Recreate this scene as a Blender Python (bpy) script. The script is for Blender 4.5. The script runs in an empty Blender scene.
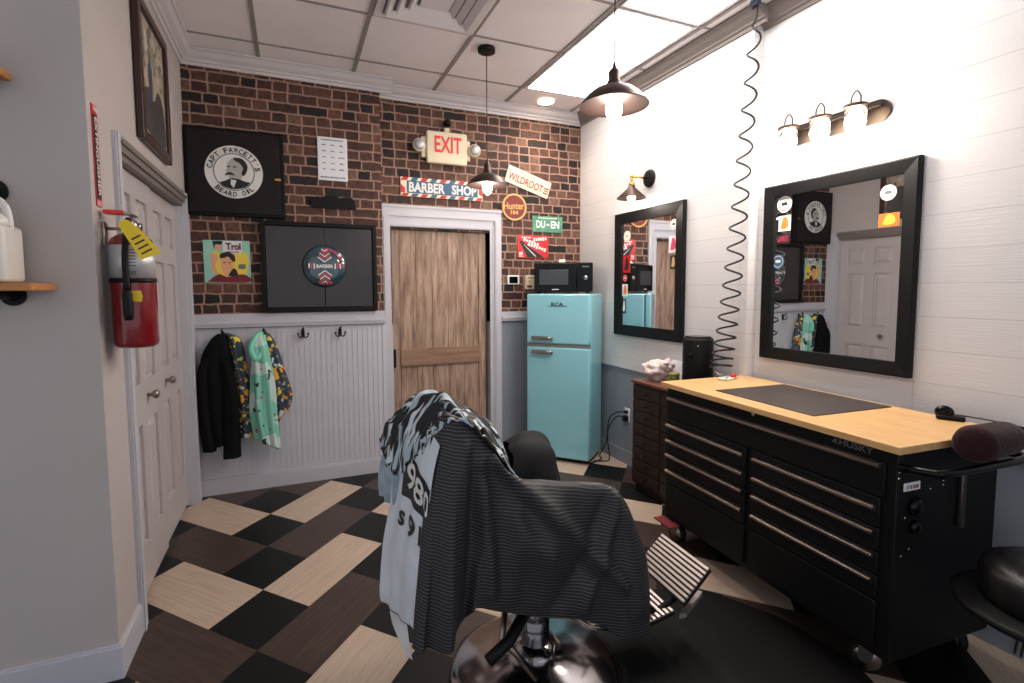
import bpy, bmesh, math, random
from mathutils import Matrix, Vector, noise
random.seed(4)
C = bpy.context.scene.collection
PI = math.pi

# ------------------------------------------------------------------ camera, world, exposure
FPX, CX, CY, H = 509.25, 512.0, 325.77, 1.5
cam = bpy.data.cameras.new('camera'); camo = bpy.data.objects.new('camera', cam); C.objects.link(camo)
yaw, pitch, roll = math.radians(23.2473), math.radians(-4.1682), math.radians(-0.158)
fwd = Vector((math.sin(yaw)*math.cos(pitch), math.cos(yaw)*math.cos(pitch), math.sin(pitch)))
rt0 = Vector((math.cos(yaw), -math.sin(yaw), 0)); up0 = rt0.cross(fwd)
rt = rt0*math.cos(roll)+up0*math.sin(roll); up = -rt0*math.sin(roll)+up0*math.cos(roll)
camo.matrix_world = Matrix(((rt.x, up.x, -fwd.x, 0), (rt.y, up.y, -fwd.y, 0), (rt.z, up.z, -fwd.z, H), (0, 0, 0, 1)))
cam.sensor_fit = 'HORIZONTAL'; cam.sensor_width = 36.0
cam.lens = FPX*36.0/1024; cam.shift_x = 0.0; cam.shift_y = (CY-341.5)/1024
cam.clip_start = 0.02; cam.clip_end = 60
bpy.context.scene.camera = camo

w = bpy.data.worlds.new('world'); bpy.context.scene.world = w; w.use_nodes = True
w.node_tree.nodes['Background'].inputs[0].default_value = (0.84, 0.9, 1.0, 1)
w.node_tree.nodes['Background'].inputs[1].default_value = 0.5
vs = bpy.context.scene.view_settings
vs.view_transform = 'Standard'; vs.look = 'None'; vs.gamma = 1.0; vs.use_curve_mapping = False
vs.exposure = 0.82
PANEL_E, BULB_E, VANITY_W, PEND_W, SCONCE_W, CAN_W = 6.6, 12.0, 5.5, 8.0, 3.0, 15.0

# room planes
XL, YN, YL, YR, XF, XN, YS = -.66, 2.325, 4.20, 4.32, 2.575, 2.655, 2.32
XSTEP = .675
ZC = 3.13

# ------------------------------------------------------------------ materials
def lin(c):
    return tuple(((v/255)/12.92 if v/255 <= .04045 else ((v/255+.055)/1.055)**2.4) for v in c)+(1,)
MC = {}
def mat(name, col, rough=.6, metal=0, var=.08, vscale=6, bump=0, bscale=60, coat=0, emit=0, alpha=None, trans=0, spec=.5, sheen=0):
    if name in MC: return MC[name]
    m = bpy.data.materials.new(name); m.use_nodes = True; MC[name] = m
    nt = m.node_tree; b = nt.nodes['Principled BSDF']
    c = lin(col); N = nt.nodes.new; L = nt.links.new
    tc = N('ShaderNodeTexCoord')
    if var:
        n = N('ShaderNodeTexNoise'); n.inputs['Scale'].default_value = vscale; n.inputs['Detail'].default_value = 4
        L(tc.outputs['Object'], n.inputs['Vector'])
        r = N('ShaderNodeValToRGB')
        r.color_ramp.elements[0].position = .3; r.color_ramp.elements[1].position = .7
        r.color_ramp.elements[0].color = tuple(v*(1-var) for v in c[:3])+(1,)
        r.color_ramp.elements[1].color = tuple(min(1, v*(1+var)) for v in c[:3])+(1,)
        L(n.outputs['Fac'], r.inputs[0]); L(r.outputs[0], b.inputs['Base Color'])
    else: b.inputs['Base Color'].default_value = c
    b.inputs['Roughness'].default_value = rough; b.inputs['Metallic'].default_value = metal
    b.inputs['Specular IOR Level'].default_value = spec
    b.inputs['Coat Weight'].default_value = coat
    if sheen: b.inputs['Sheen Weight'].default_value = sheen
    if trans: b.inputs['Transmission Weight'].default_value = trans
    if emit:
        b.inputs['Emission Color'].default_value = c; b.inputs['Emission Strength'].default_value = emit
    if bump:
        n2 = N('ShaderNodeTexNoise'); n2.inputs['Scale'].default_value = bscale; n2.inputs['Detail'].default_value = 3
        L(tc.outputs['Object'], n2.inputs['Vector'])
        bp = N('ShaderNodeBump'); bp.inputs['Strength'].default_value = bump; bp.inputs['Distance'].default_value = .01
        L(n2.outputs['Fac'], bp.inputs['Height']); L(bp.outputs[0], b.inputs['Normal'])
    return m

def ramp(nt, pts, interp='LINEAR'):
    r = nt.nodes.new('ShaderNodeValToRGB'); cr = r.color_ramp; cr.interpolation = interp
    while len(cr.elements) > 1: cr.elements.remove(cr.elements[-1])
    cr.elements[0].position = pts[0][0]; cr.elements[0].color = lin(pts[0][1])
    for p, c in pts[1:]:
        e = cr.elements.new(p); e.color = lin(c)
    return r

def wood_mat(name, cols, rough=.5, axis='UV', sx=1.2, sy=22, coat=0, det=6):
    m = bpy.data.materials.new(name); m.use_nodes = True; MC[name] = m
    nt = m.node_tree; b = nt.nodes['Principled BSDF']; N = nt.nodes.new; L = nt.links.new
    tc = N('ShaderNodeTexCoord'); mp = N('ShaderNodeMapping')
    L(tc.outputs['UV' if axis == 'UV' else 'Object'], mp.inputs[0])
    sc = {'UV': (sx, sy, 1), 'X': (sx, sy, sy), 'Y': (sy, sx, sy), 'Z': (sy, sy, sx)}[axis]
    mp.inputs['Scale'].default_value = sc
    n = N('ShaderNodeTexNoise'); n.inputs['Scale'].default_value = 3; n.inputs['Detail'].default_value = det; n.inputs['Roughness'].default_value = .62
    n.inputs['Distortion'].default_value = .25
    L(mp.outputs[0], n.inputs['Vector'])
    k = len(cols)
    r = ramp(nt, [(.28+.44*i/(k-1), c) for i, c in enumerate(cols)])
    L(n.outputs['Fac'], r.inputs[0]); L(r.outputs[0], b.inputs['Base Color'])
    b.inputs['Roughness'].default_value = rough; b.inputs['Coat Weight'].default_value = coat
    bp = N('ShaderNodeBump'); bp.inputs['Strength'].default_value = .12; bp.inputs['Distance'].default_value = .004
    L(n.outputs['Fac'], bp.inputs['Height']); L(bp.outputs[0], b.inputs['Normal'])
    return m

def brick_mat():
    m = bpy.data.materials.new('brick'); m.use_nodes = True; MC['brick'] = m
    nt = m.node_tree; b = nt.nodes['Principled BSDF']; N = nt.nodes.new; L = nt.links.new
    tc = N('ShaderNodeTexCoord'); sep = N('ShaderNodeSeparateXYZ'); L(tc.outputs['Object'], sep.inputs[0])
    cmb = N('ShaderNodeCombineXYZ'); 
    ad = N('ShaderNodeMath'); ad.operation = 'ADD'; L(sep.outputs[0], ad.inputs[0]); L(sep.outputs[1], ad.inputs[1])
    L(ad.outputs[0], cmb.inputs[0]); L(sep.outputs[2], cmb.inputs[1])
    dn = N('ShaderNodeTexNoise'); dn.inputs['Scale'].default_value = 16; dn.inputs['Detail'].default_value = 3
    L(tc.outputs['Object'], dn.inputs['Vector'])
    sub = N('ShaderNodeVectorMath'); sub.operation = 'SUBTRACT'; L(dn.outputs['Color'], sub.inputs[0]); sub.inputs[1].default_value = (.5, .5, .5)
    scl = N('ShaderNodeVectorMath'); scl.operation = 'SCALE'; L(sub.outputs[0], scl.inputs[0]); scl.inputs['Scale'].default_value = .022
    av = N('ShaderNodeVectorMath'); av.operation = 'ADD'; L(cmb.outputs[0], av.inputs[0]); L(scl.outputs[0], av.inputs[1])
    def m_(op, a, b=None, c=None):
        k = N('ShaderNodeMath'); k.operation = op
        for q, vv in enumerate((a, b, c)):
            if vv is None: continue
            if isinstance(vv, (int, float)): k.inputs[q].default_value = vv
            else: L(vv, k.inputs[q])
        return k.outputs[0]
    def wn(x, y):
        cc = N('ShaderNodeCombineXYZ'); L(x, cc.inputs[0])
        if isinstance(y, (int, float)): cc.inputs[1].default_value = y
        else: L(y, cc.inputs[1])
        k = N('ShaderNodeTexWhiteNoise'); k.noise_dimensions = '2D'; L(cc.outputs[0], k.inputs['Vector']); return k.outputs['Value']
    s2 = N('ShaderNodeSeparateXYZ'); L(av.outputs[0], s2.inputs[0])
    RH, BW, MO = .0735, .205, .006
    zr = m_('DIVIDE', s2.outputs[1], RH); row = m_('FLOOR', zr); fz = m_('FRACT', zr)
    xr = m_('DIVIDE', m_('ADD', s2.outputs[0], m_('MULTIPLY', wn(row, 3.7), BW)), BW); col = m_('FLOOR', xr); fx = m_('FRACT', xr)
    split = m_('GREATER_THAN', wn(m_('ADD', row, 17.0), col), .36)
    half = m_('MULTIPLY', split, m_('GREATER_THAN', fx, .5))
    fh = m_('FRACT', m_('MULTIPLY', fx, 2.0))
    dx1 = m_('MULTIPLY', m_('MINIMUM', fx, m_('SUBTRACT', 1.0, fx)), BW); dx2 = m_('MULTIPLY', m_('MINIMUM', fh, m_('SUBTRACT', 1.0, fh)), BW/2)
    dx = m_('ADD', m_('MULTIPLY', split, dx2), m_('MULTIPLY', m_('SUBTRACT', 1.0, split), dx1))
    dz = m_('MULTIPLY', m_('MINIMUM', fz, m_('SUBTRACT', 1.0, fz)), RH)
    dd = m_('MINIMUM', dx, dz)
    mo = N('ShaderNodeMapRange'); mo.interpolation_type = 'SMOOTHSTEP'; L(dd, mo.inputs[0]); mo.inputs[1].default_value = MO-.0026; mo.inputs[2].default_value = MO+.0026; mo.inputs[3].default_value = 1; mo.inputs[4].default_value = 0
    bid = wn(m_('ADD', row, m_('MULTIPLY', half, .5)), m_('ADD', col, 41.0))
    r = ramp(nt, [(0, (22, 18, 18)), (.08, (30, 22, 21)), (.13, (52, 33, 28)), (.45, (72, 46, 38)), (.75, (84, 54, 44)), (.88, (98, 66, 52)), (1, (108, 84, 70))])
    L(bid, r.inputs[0])
    n2 = N('ShaderNodeTexNoise'); n2.inputs['Scale'].default_value = 26; n2.inputs['Detail'].default_value = 6; n2.inputs['Roughness'].default_value = .7
    L(tc.outputs['Object'], n2.inputs['Vector'])
    mr = N('ShaderNodeMapRange'); L(n2.outputs['Fac'], mr.inputs[0]); mr.inputs[1].default_value = .3; mr.inputs[2].default_value = .7; mr.inputs[3].default_value = .45; mr.inputs[4].default_value = 1.5
    mul = N('ShaderNodeVectorMath'); mul.operation = 'SCALE'; L(r.outputs[0], mul.inputs[0]); L(mr.outputs[0], mul.inputs['Scale'])
    mx = N('ShaderNodeMix'); mx.data_type = 'RGBA'; L(mo.outputs[0], mx.inputs[0]); L(mul.outputs[0], mx.inputs[6]); mx.inputs[7].default_value = lin((156, 122, 106))
    L(mx.outputs[2], b.inputs['Base Color']); b.inputs['Roughness'].default_value = .75
    inv = N('ShaderNodeMath'); inv.operation = 'SUBTRACT'; inv.inputs[0].default_value = 1; L(mo.outputs[0], inv.inputs[1])
    bp = N('ShaderNodeBump'); bp.inputs['Strength'].default_value = .5; bp.inputs['Distance'].default_value = .006
    L(inv.outputs[0], bp.inputs['Height']); L(bp.outputs[0], b.inputs['Normal'])
    return m

def plank_mat():     # white textured wall panels with long faint seams
    m = bpy.data.materials.new('white_panel'); m.use_nodes = True
    nt = m.node_tree; b = nt.nodes['Principled BSDF']; N = nt.nodes.new; L = nt.links.new
    tc = N('ShaderNodeTexCoord'); sep = N('ShaderNodeSeparateXYZ'); L(tc.outputs['Object'], sep.inputs[0])
    cmb = N('ShaderNodeCombineXYZ'); L(sep.outputs[1], cmb.inputs[0]); L(sep.outputs[2], cmb.inputs[1])
    br = N('ShaderNodeTexBrick'); L(cmb.outputs[0], br.inputs['Vector'])
    br.inputs['Scale'].default_value = 1; br.inputs['Brick Width'].default_value = .95; br.inputs['Row Height'].default_value = .152
    br.inputs['Mortar Size'].default_value = .0022; br.inputs['Mortar Smooth'].default_value = .3
    br.inputs['Color1'].default_value = lin((212, 210, 211)); br.inputs['Color2'].default_value = lin((215, 213, 213)); br.inputs['Mortar'].default_value = lin((192, 189, 188))
    mp = N('ShaderNodeMapping'); L(tc.outputs['Object'], mp.inputs[0]); mp.inputs['Scale'].default_value = (1, 1.5, 60)
    n = N('ShaderNodeTexNoise'); n.inputs['Scale'].default_value = 3; n.inputs['Detail'].default_value = 5; L(mp.outputs[0], n.inputs['Vector'])
    mr = N('ShaderNodeMapRange'); L(n.outputs['Fac'], mr.inputs[0]); mr.inputs[3].default_value = .93; mr.inputs[4].default_value = 1.05
    mul = N('ShaderNodeVectorMath'); mul.operation = 'SCALE'; L(br.outputs['Color'], mul.inputs[0]); L(mr.outputs[0], mul.inputs['Scale'])
    L(mul.outputs[0], b.inputs['Base Color']); b.inputs['Roughness'].default_value = .45
    bp = N('ShaderNodeBump'); bp.inputs['Strength'].default_value = .25; bp.inputs['Distance'].default_value = .004
    L(n.outputs['Fac'], bp.inputs['Height']); L(bp.outputs[0], b.inputs['Normal'])
    return m

def cape_mat():     # black cloth with fine pale pinstripes
    m = bpy.data.materials.new('striped_cloth'); m.use_nodes = True
    nt = m.node_tree; b = nt.nodes['Principled BSDF']; N = nt.nodes.new; L = nt.links.new
    tc = N('ShaderNodeTexCoord'); sep = N('ShaderNodeSeparateXYZ'); L(tc.outputs['UV'], sep.inputs[0])
    n = N('ShaderNodeTexNoise'); n.inputs['Scale'].default_value = 7; L(tc.outputs['UV'], n.inputs['Vector'])
    a = N('ShaderNodeMath'); a.operation = 'MULTIPLY_ADD'; L(n.outputs['Fac'], a.inputs[0]); a.inputs[1].default_value = .02; L(sep.outputs[1], a.inputs[2])
    f = N('ShaderNodeMath'); f.operation = 'MULTIPLY'; L(a.outputs[0], f.inputs[0]); f.inputs[1].default_value = 2*PI/.0105
    s = N('ShaderNodeMath'); s.operation = 'SINE'; L(f.outputs[0], s.inputs[0])
    mr = N('ShaderNodeMapRange'); L(s.outputs[0], mr.inputs[0]); mr.inputs[1].default_value = .35; mr.inputs[2].default_value = .95
    mx = N('ShaderNodeMix'); mx.data_type = 'RGBA'; L(mr.outputs[0], mx.inputs[0]); mx.inputs[6].default_value = lin((18, 18, 20)); mx.inputs[7].default_value = lin((78, 78, 82))
    L(mx.outputs[2], b.inputs['Base Color']); b.inputs['Roughness'].default_value = .6
    return m

def blotch_mat(name, base, spots, scale=9, rough=.7, thr=.62, uvs=False, stretch=(1, 1, 1)):
    """cloth printed with irregular coloured motifs on a base colour"""
    m = bpy.data.materials.new(name); m.use_nodes = True
    nt = m.node_tree; b = nt.nodes['Principled BSDF']; N = nt.nodes.new; L = nt.links.new
    tc = N('ShaderNodeTexCoord'); mp = N('ShaderNodeMapping'); L(tc.outputs['UV' if uvs else 'Object'], mp.inputs[0]); mp.inputs['Scale'].default_value = stretch
    prev = None
    for i, (c, t, sc) in enumerate(spots):
        n = N('ShaderNodeTexNoise'); n.inputs['Scale'].default_value = sc; n.inputs['Detail'].default_value = 1.5
        ad = N('ShaderNodeVectorMath'); ad.operation = 'ADD'; L(mp.outputs[0], ad.inputs[0]); ad.inputs[1].default_value = (i*7.3, i*3.1, i*5.7)
        L(ad.outputs[0], n.inputs['Vector'])
        g = N('ShaderNodeMapRange'); L(n.outputs['Fac'], g.inputs[0]); g.inputs[1].default_value = t; g.inputs[2].default_value = t+.015
        mx = N('ShaderNodeMix'); mx.data_type = 'RGBA'; L(g.outputs[0], mx.inputs[0])
        if prev is None: mx.inputs[6].default_value = lin(base)
        else: L(prev, mx.inputs[6])
        mx.inputs[7].default_value = lin(c); prev = mx.outputs[2]
    L(prev, b.inputs['Base Color']); b.inputs['Roughness'].default_value = rough
    return m

M = dict(
 brick=brick_mat(), panel=plank_mat(),
 ceil=mat('ceiling_tile', (244, 237, 238), .9, var=.03, vscale=3, bump=.15, bscale=220),
 grid=mat('ceiling_grid', (150, 143, 138), .6),
 crown=mat('white_moulding', (205, 200, 202), .45, var=.02),
 crown_shade=mat('shaded_moulding', (122, 113, 108), .5, var=.02),  # darker copy of the moulding, its shade put into the base colour
 wall=mat('painted_wall', (182, 174, 171), .75, var=.03, vscale=2, bump=.06, bscale=260),
 grey=mat('grey_wainscot_paint', (132, 138, 148), .6, var=.03),
 white=mat('white_trim_paint', (190, 190, 198), .45, var=.02),
 door=mat('white_door_paint', (184, 177, 177), .45, var=.02),
 bead=mat('beadboard_paint', (194, 195, 204), .5, var=.02),
 black=mat('matt_black', (16, 16, 17), .5, var=.1, spec=.2),
 blackg=mat('gloss_black', (10, 10, 11), .15, var=.05, spec=.2),
 blackw=mat('black_painted_wood', (30, 24, 24), .55, var=.12, vscale=20, spec=.25),
 chest=wood_mat('dark_walnut', [(20, 12, 10), (34, 19, 15), (50, 28, 22)], .4, 'Z', 1.5, 14),
 chrome=mat('chrome', (170, 168, 170), .14, 1, var=0),
 steel=mat('brushed_steel', (172, 160, 152), .3, 1, var=.05),
 dnick=mat('dark_nickel', (66, 58, 55), .35, .8, var=.08),
 nickel=mat('satin_nickel', (150, 140, 132), .28, 1, var=.04),
 alu=mat('cast_aluminium', (206, 196, 192), .38, .75, var=.05),
 brass=mat('brass', (214, 160, 66), .25, 1, var=.04),
 bronze=mat('bronze_shade', (72, 56, 50), .35, .7, var=.1, vscale=30),
 copper=mat('copper_inner', (48, 33, 29), .5, .2, var=.08, vscale=30),
 aqua=mat('aqua_enamel', (138, 200, 212), .22, coat=.5, var=.015),
 aquad=mat('aqua_gasket', (70, 110, 116), .5),
 butcher=wood_mat('butcher_block', [(200, 152, 96), (216, 172, 116), (226, 188, 136)], .35, 'Y', 1.2, 20),
 beige=wood_mat('beige_plank', [(168, 148, 129), (185, 165, 146), (197, 178, 160)], .42),
 brown=wood_mat('brown_plank', [(44, 33, 29), (62, 48, 42), (80, 63, 55)], .42),
 blackt=mat('black_tile', (11, 11, 11), .45, var=.1, spec=.3),
 rustic=wood_mat('rustic_oak', [(92, 70, 58), (134, 108, 92), (164, 138, 120), (182, 158, 142)], .6, 'Z', 1.0, 9, det=8),
 rusticx=wood_mat('rustic_oak_rail', [(104, 80, 64), (138, 108, 88), (158, 128, 104)], .6, 'X', 1.0, 9, det=8),
 shelfw=wood_mat('honey_pine', [(150, 96, 48), (188, 128, 70), (206, 150, 92)], .5, 'X', 1.2, 16),
 red=mat('extinguisher_red', (120, 12, 20), .22, coat=.5, var=.03),
 signred=mat('sign_red', (196, 34, 40), .4),
 yellow=mat('tag_yellow', (240, 206, 40), .6),
 silverlab=mat('silver_label', (190, 190, 192), .35, .4),
 paper=mat('white_paper', (226, 228, 234), .7, var=.02),
 cream=mat('cream_plastic', (222, 208, 180), .5, var=.02),
 ivory=mat('ivory_enamel', (232, 220, 188), .45, var=.05, vscale=30),
 teal=mat('sign_blue', (50, 92, 124), .45, var=.06),
 green=mat('sign_green', (84, 146, 116), .5, var=.3, vscale=40),
 maroon=mat('sign_maroon', (120, 36, 34), .5, var=.08),
 gold=mat('sign_gold', (206, 168, 102), .5),
 exitred=mat('exit_red', (232, 54, 48), .5),
 milk=mat('milk_plastic', (226, 222, 214), .35, var=.02),
 bag=mat('cotton_wool', (214, 200, 196), .8, var=.12, vscale=18, bump=.5, bscale=30),
 jade=mat('olive_glass', (92, 98, 32), .15, var=.2, vscale=30, coat=.5),
 leather=mat('black_leather', (16, 14, 14), .36, var=.08, bump=.12, bscale=180),
 suede=mat('maroon_suede', (46, 25, 27), .9, var=.14, vscale=14, bump=.3, bscale=60, sheen=.1, spec=.1),
 rubber=mat('black_rubber', (12, 12, 13), .6, spec=.25),
 matr=mat('floor_mat_rubber', (9, 8, 8), .6, var=.15, vscale=3, spec=.2),
 cloth=mat('black_cloth', (40, 41, 45), .8, var=.12, vscale=9, bump=.1, bscale=90),
 plaincape=mat('charcoal_cape', (36, 36, 39), .75, var=.06, spec=.2),
 jacket=mat('black_jersey', (20, 21, 24), .9, var=.1, spec=.1),
 mint=blotch_mat('mint_print', (122, 192, 172), [((188, 210, 204), .53, 6), ((40, 46, 50), .65, 15), ((190, 50, 56), .72, 15)]),
 pat=blotch_mat('tropical_print', (44, 62, 76), [((226, 160, 34), .575, 16), ((226, 200, 66), .63, 20), ((180, 52, 44), .68, 23), ((190, 200, 206), .66, 19)]),
 news=blotch_mat('monochrome_print', (24, 25, 28), [((176, 192, 200), .525, 5.2), ((214, 222, 226), .6, 8), ((28, 29, 32), .575, 13)], uvs=True, stretch=(.55, 4.4, 1)),
 silver=mat('silver_satin', (216, 226, 234), .4, var=.12, vscale=7, sheen=.3),
 stripe=cape_mat(),
 bulb=mat('glowing_bulb', (255, 226, 186), .3, var=0, emit=BULB_E),
 lens=mat('light_lens', (255, 247, 242), .4, var=0, emit=PANEL_E),
 skin=mat('poster_skin', (224, 166, 128), .7), ink=mat('ink_black', (30, 30, 34), .6), inkg=mat('ink_grey', (110, 112, 116), .6),
 pyell=mat('poster_yellow', (232, 206, 74), .6), pmint=mat('poster_mint', (150, 206, 190), .6), pmar=mat('poster_maroon', (112, 30, 42), .6),
 pink=mat('print_pink', (206, 60, 96), .5), orange=mat('sticker_orange', (236, 130, 50), .5), white2=mat('print_white', (226, 226, 222), .55, var=.02),
 mirror=mat('mirror_glass', (236, 238, 240), .0, 1, var=0), pvc=mat('grey_tile', (90, 86, 84), .5),
 vent=mat('vent_metal', (226, 220, 222), .5, var=.02), ventd=mat('vent_throat', (120, 114, 118), .6, var=.02),
 photo=blotch_mat('sepia_photo', (166, 154, 134), [((140, 130, 116), .5, 7), ((104, 98, 92), .58, 12), ((188, 178, 158), .58, 9)]),
 framew=mat('mahogany_frame', (58, 34, 30), .35, var=.15, vscale=20),
 cable=mat('black_cable', (18, 18, 19), .5), chart=mat('hinge_dark', (40, 38, 38), .4, .5), screen=mat('dark_screen', (52, 54, 58), .2, var=.04),
)
g = bpy.data.materials.new('clear_glass'); g.use_nodes = True; M['glass'] = g
gb = g.node_tree.nodes['Principled BSDF']; gb.inputs['Transmission Weight'].default_value = 1; gb.inputs['Roughness'].default_value = .03
gb.inputs['Base Color'].default_value = (1, 1, 1, 1); gb.inputs['IOR'].default_value = 1.25

# ------------------------------------------------------------------ mesh helpers
class MB:
    def __init__(s, T=None): s.bm = bmesh.new(); s.T = T or Matrix(); s.uv = s.bm.loops.layers.uv.new('UVMap')
    def v(s, co): return s.bm.verts.new(s.T @ Vector(co))
    def f(s, vs, mi=0, smooth=False, uvs=None):
        try: fa = s.bm.faces.new(vs)
        except ValueError: return None
        fa.material_index = mi; fa.smooth = smooth
        if uvs:
            for l, q in zip(fa.loops, uvs): l[s.uv].uv = q
        return fa
    def box(s, a, b, bev=0, mi=0, seg=2):
        x0, y0, z0 = (min(a[i], b[i]) for i in range(3)); x1, y1, z1 = (max(a[i], b[i]) for i in range(3))
        co = [(x0, y0, z0), (x1, y0, z0), (x1, y1, z0), (x0, y1, z0), (x0, y0, z1), (x1, y0, z1), (x1, y1, z1), (x0, y1, z1)]
        V = [s.v(c) for c in co]
        F = [s.f([V[i] for i in q], mi) for q in ((0, 3, 2, 1), (4, 5, 6, 7), (0, 1, 5, 4), (1, 2, 6, 5), (2, 3, 7, 6), (3, 0, 4, 7))]
        if bev:
            es = list({e for f in F for e in f.edges})
            r = bmesh.ops.bevel(s.bm, geom=es, offset=bev, segments=seg, profile=.5, affect='EDGES', clamp_overlap=True)
            for f in r['faces']: f.smooth = True; f.material_index = mi
        return s
    def prism(s, poly, d0, d1, plane='xz', mi=0, smooth=False):
        """extrude a 2D polygon: plane 'xz' along y, 'xy' along z, 'yz' along x"""
        def P(p, d): return {'xz': (p[0], d, p[1]), 'xy': (p[0], p[1], d), 'yz': (d, p[0], p[1])}[plane]
        A = [s.v(P(p, d0)) for p in poly]; B = [s.v(P(p, d1)) for p in poly]
        s.f(A, mi); s.f(B[::-1], mi); n = len(poly)
        for i in range(n): s.f([A[i], A[(i+1) % n], B[(i+1) % n], B[i]], mi, smooth)
        return s
    def lathe(s, prof, c=(0, 0, 0), n=32, axis='z', mi=0, smooth=True):
        rings = []
        for r, h in prof:
            ring = []
            if r < 1e-6:
                p = {'z': (c[0], c[1], c[2]+h), 'y': (c[0], c[1]+h, c[2]), 'x': (c[0]+h, c[1], c[2])}[axis]; ring = [s.v(p)]
            else:
                for i in range(n):
                    a = 2*PI*i/n; u, v = r*math.cos(a), r*math.sin(a)
                    p = {'z': (c[0]+u, c[1]+v, c[2]+h), 'y': (c[0]+u, c[1]+h, c[2]+v), 'x': (c[0]+h, c[1]+u, c[2]+v)}[axis]; ring.append(s.v(p))
            rings.append(ring)
        for A, B in zip(rings, rings[1:]):
            if len(A) == 1 and len(B) == 1: continue
            for i in range(n):
                j = (i+1) % n
                if len(A) == 1: s.f([A[0], B[j], B[i]], mi, smooth)
                elif len(B) == 1: s.f([A[i], A[j], B[0]], mi, smooth)
                else: s.f([A[i], A[j], B[j], B[i]], mi, smooth)
        for R_ in (rings[0], rings[-1]):
            if len(R_) > 2 and prof[0] != prof[-1]: s.f(R_, mi)
        return s
    def tube(s, pts, r, n=8, mi=0, cap=True):
        pts = [Vector(p) for p in pts]; m = len(pts); rr = r if isinstance(r, (list, tuple)) else [r]*m
        rings = []; nrm = None
        for i, p in enumerate(pts):
            t = (pts[min(i+1, m-1)]-pts[max(i-1, 0)]).normalized()
            if nrm is None: nrm = t.orthogonal().normalized()
            nrm = (nrm-t*nrm.dot(t)).normalized(); b = t.cross(nrm)
            rings.append([s.v(p+(nrm*math.cos(2*PI*k/n)+b*math.sin(2*PI*k/n))*rr[i]) for k in range(n)])
        for A, B in zip(rings, rings[1:]):
            for k in range(n): s.f([A[k], A[(k+1) % n], B[(k+1) % n], B[k]], mi, True)
        if cap: s.f(rings[0][::-1], mi); s.f(rings[-1], mi)
        return s
    def ball(s, c, r, sc=(1, 1, 1), n=16, mi=0, nz=0, seed=0):
        c = Vector(c); prev = None; k = n//2
        rings = []
        for i in range(k+1):
            th = PI*i/k
            cnt = 1 if i in (0, k) else n
            ring = []
            for j in range(cnt):
                a = 2*PI*j/n; d = Vector((math.sin(th)*math.cos(a), math.sin(th)*math.sin(a), math.cos(th)))
                q = r*(1+nz*noise.noise(d*2.2+Vector((seed, 0, 0))))
                ring.append(s.v(c+Vector((d.x*sc[0], d.y*sc[1], d.z*sc[2]))*q))
            rings.append(ring)
        for A, B in zip(rings, rings[1:]):
            for j in range(n):
                j2 = (j+1) % n
                if len(A) == 1: s.f([A[0], B[j], B[j2]], mi, True)
                elif len(B) == 1: s.f([A[j2], A[j], B[0]], mi, True)
                else: s.f([A[j], B[j], B[j2], A[j2]], mi, True)
        return s
    def grid(s, P, uvf=None, mi=0, closed=False):
        V = [[s.v(p) for p in row] for row in P]
        nr, nc = len(P), len(P[0])
        for i in range(nr-1):
            for j in range(nc if closed else nc-1):
                j2 = (j+1) % nc
                uvs = [uvf(i, j), uvf(i, j+1), uvf(i+1, j+1), uvf(i+1, j)] if uvf else None
                s.f([V[i][j], V[i][j2], V[i+1][j2], V[i+1][j]], mi, True, uvs)
        return V
    def disc(s, c, r, t, axis='y', n=32, mi=0): return s.lathe([(0, 0), (r, 0), (r, t), (0, t)], c, n, axis, mi, False)
    def build(s, name, mats, parent=None, recalc=True):
        if recalc: bmesh.ops.recalc_face_normals(s.bm, faces=s.bm.faces)
        me = bpy.data.meshes.new(name)
        if parent is not None:
            root = parent
            off = Vector(root['_o']) if '_o' in root else Vector((0, 0, 0))
            bmesh.ops.translate(s.bm, verts=s.bm.verts, vec=-off)
        s.bm.to_mesh(me); s.bm.free()
        for m in (mats if isinstance(mats, (list, tuple)) else [mats]): me.materials.append(m)
        o = bpy.data.objects.new(name, me); C.objects.link(o)
        if parent is not None: o.parent = parent; o['_o'] = tuple(off)
        else: o['_o'] = (0., 0., 0.)
        return o

def rebase(o, loc):
    """give a one-mesh thing its origin at its base"""
    o.data.transform(Matrix.Translation(-Vector(loc))); o.location = loc; o['_o'] = tuple(loc)
def thing(name, loc, label, cat, group=None):
    o = bpy.data.objects.new(name, None); C.objects.link(o); o.location = loc; o.empty_display_size = .1
    o['_o'] = tuple(float(v) for v in loc); o['label'] = label; o['category'] = cat
    if group: o['group'] = group
    return o
def tag(o, label, cat, group=None, kind=None, base=None):
    o['label'] = label; o['category'] = cat
    if group: o['group'] = group
    if kind: o['kind'] = kind
    if base is None:
        vs_ = [v.co for v in o.data.vertices]
        base = (sum(v.x for v in vs_)/len(vs_), sum(v.y for v in vs_)/len(vs_), min(v.z for v in vs_))
    mats_need = any(m and m.use_nodes for m in o.data.materials)
    rebase(o, base); return o
def struct(mb, name, mats, label=None, parent=None):
    o = mb.build(name, mats, parent)
    if parent is None: o['kind'] = 'structure'
    if label: o['label'] = label
    return o

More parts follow.
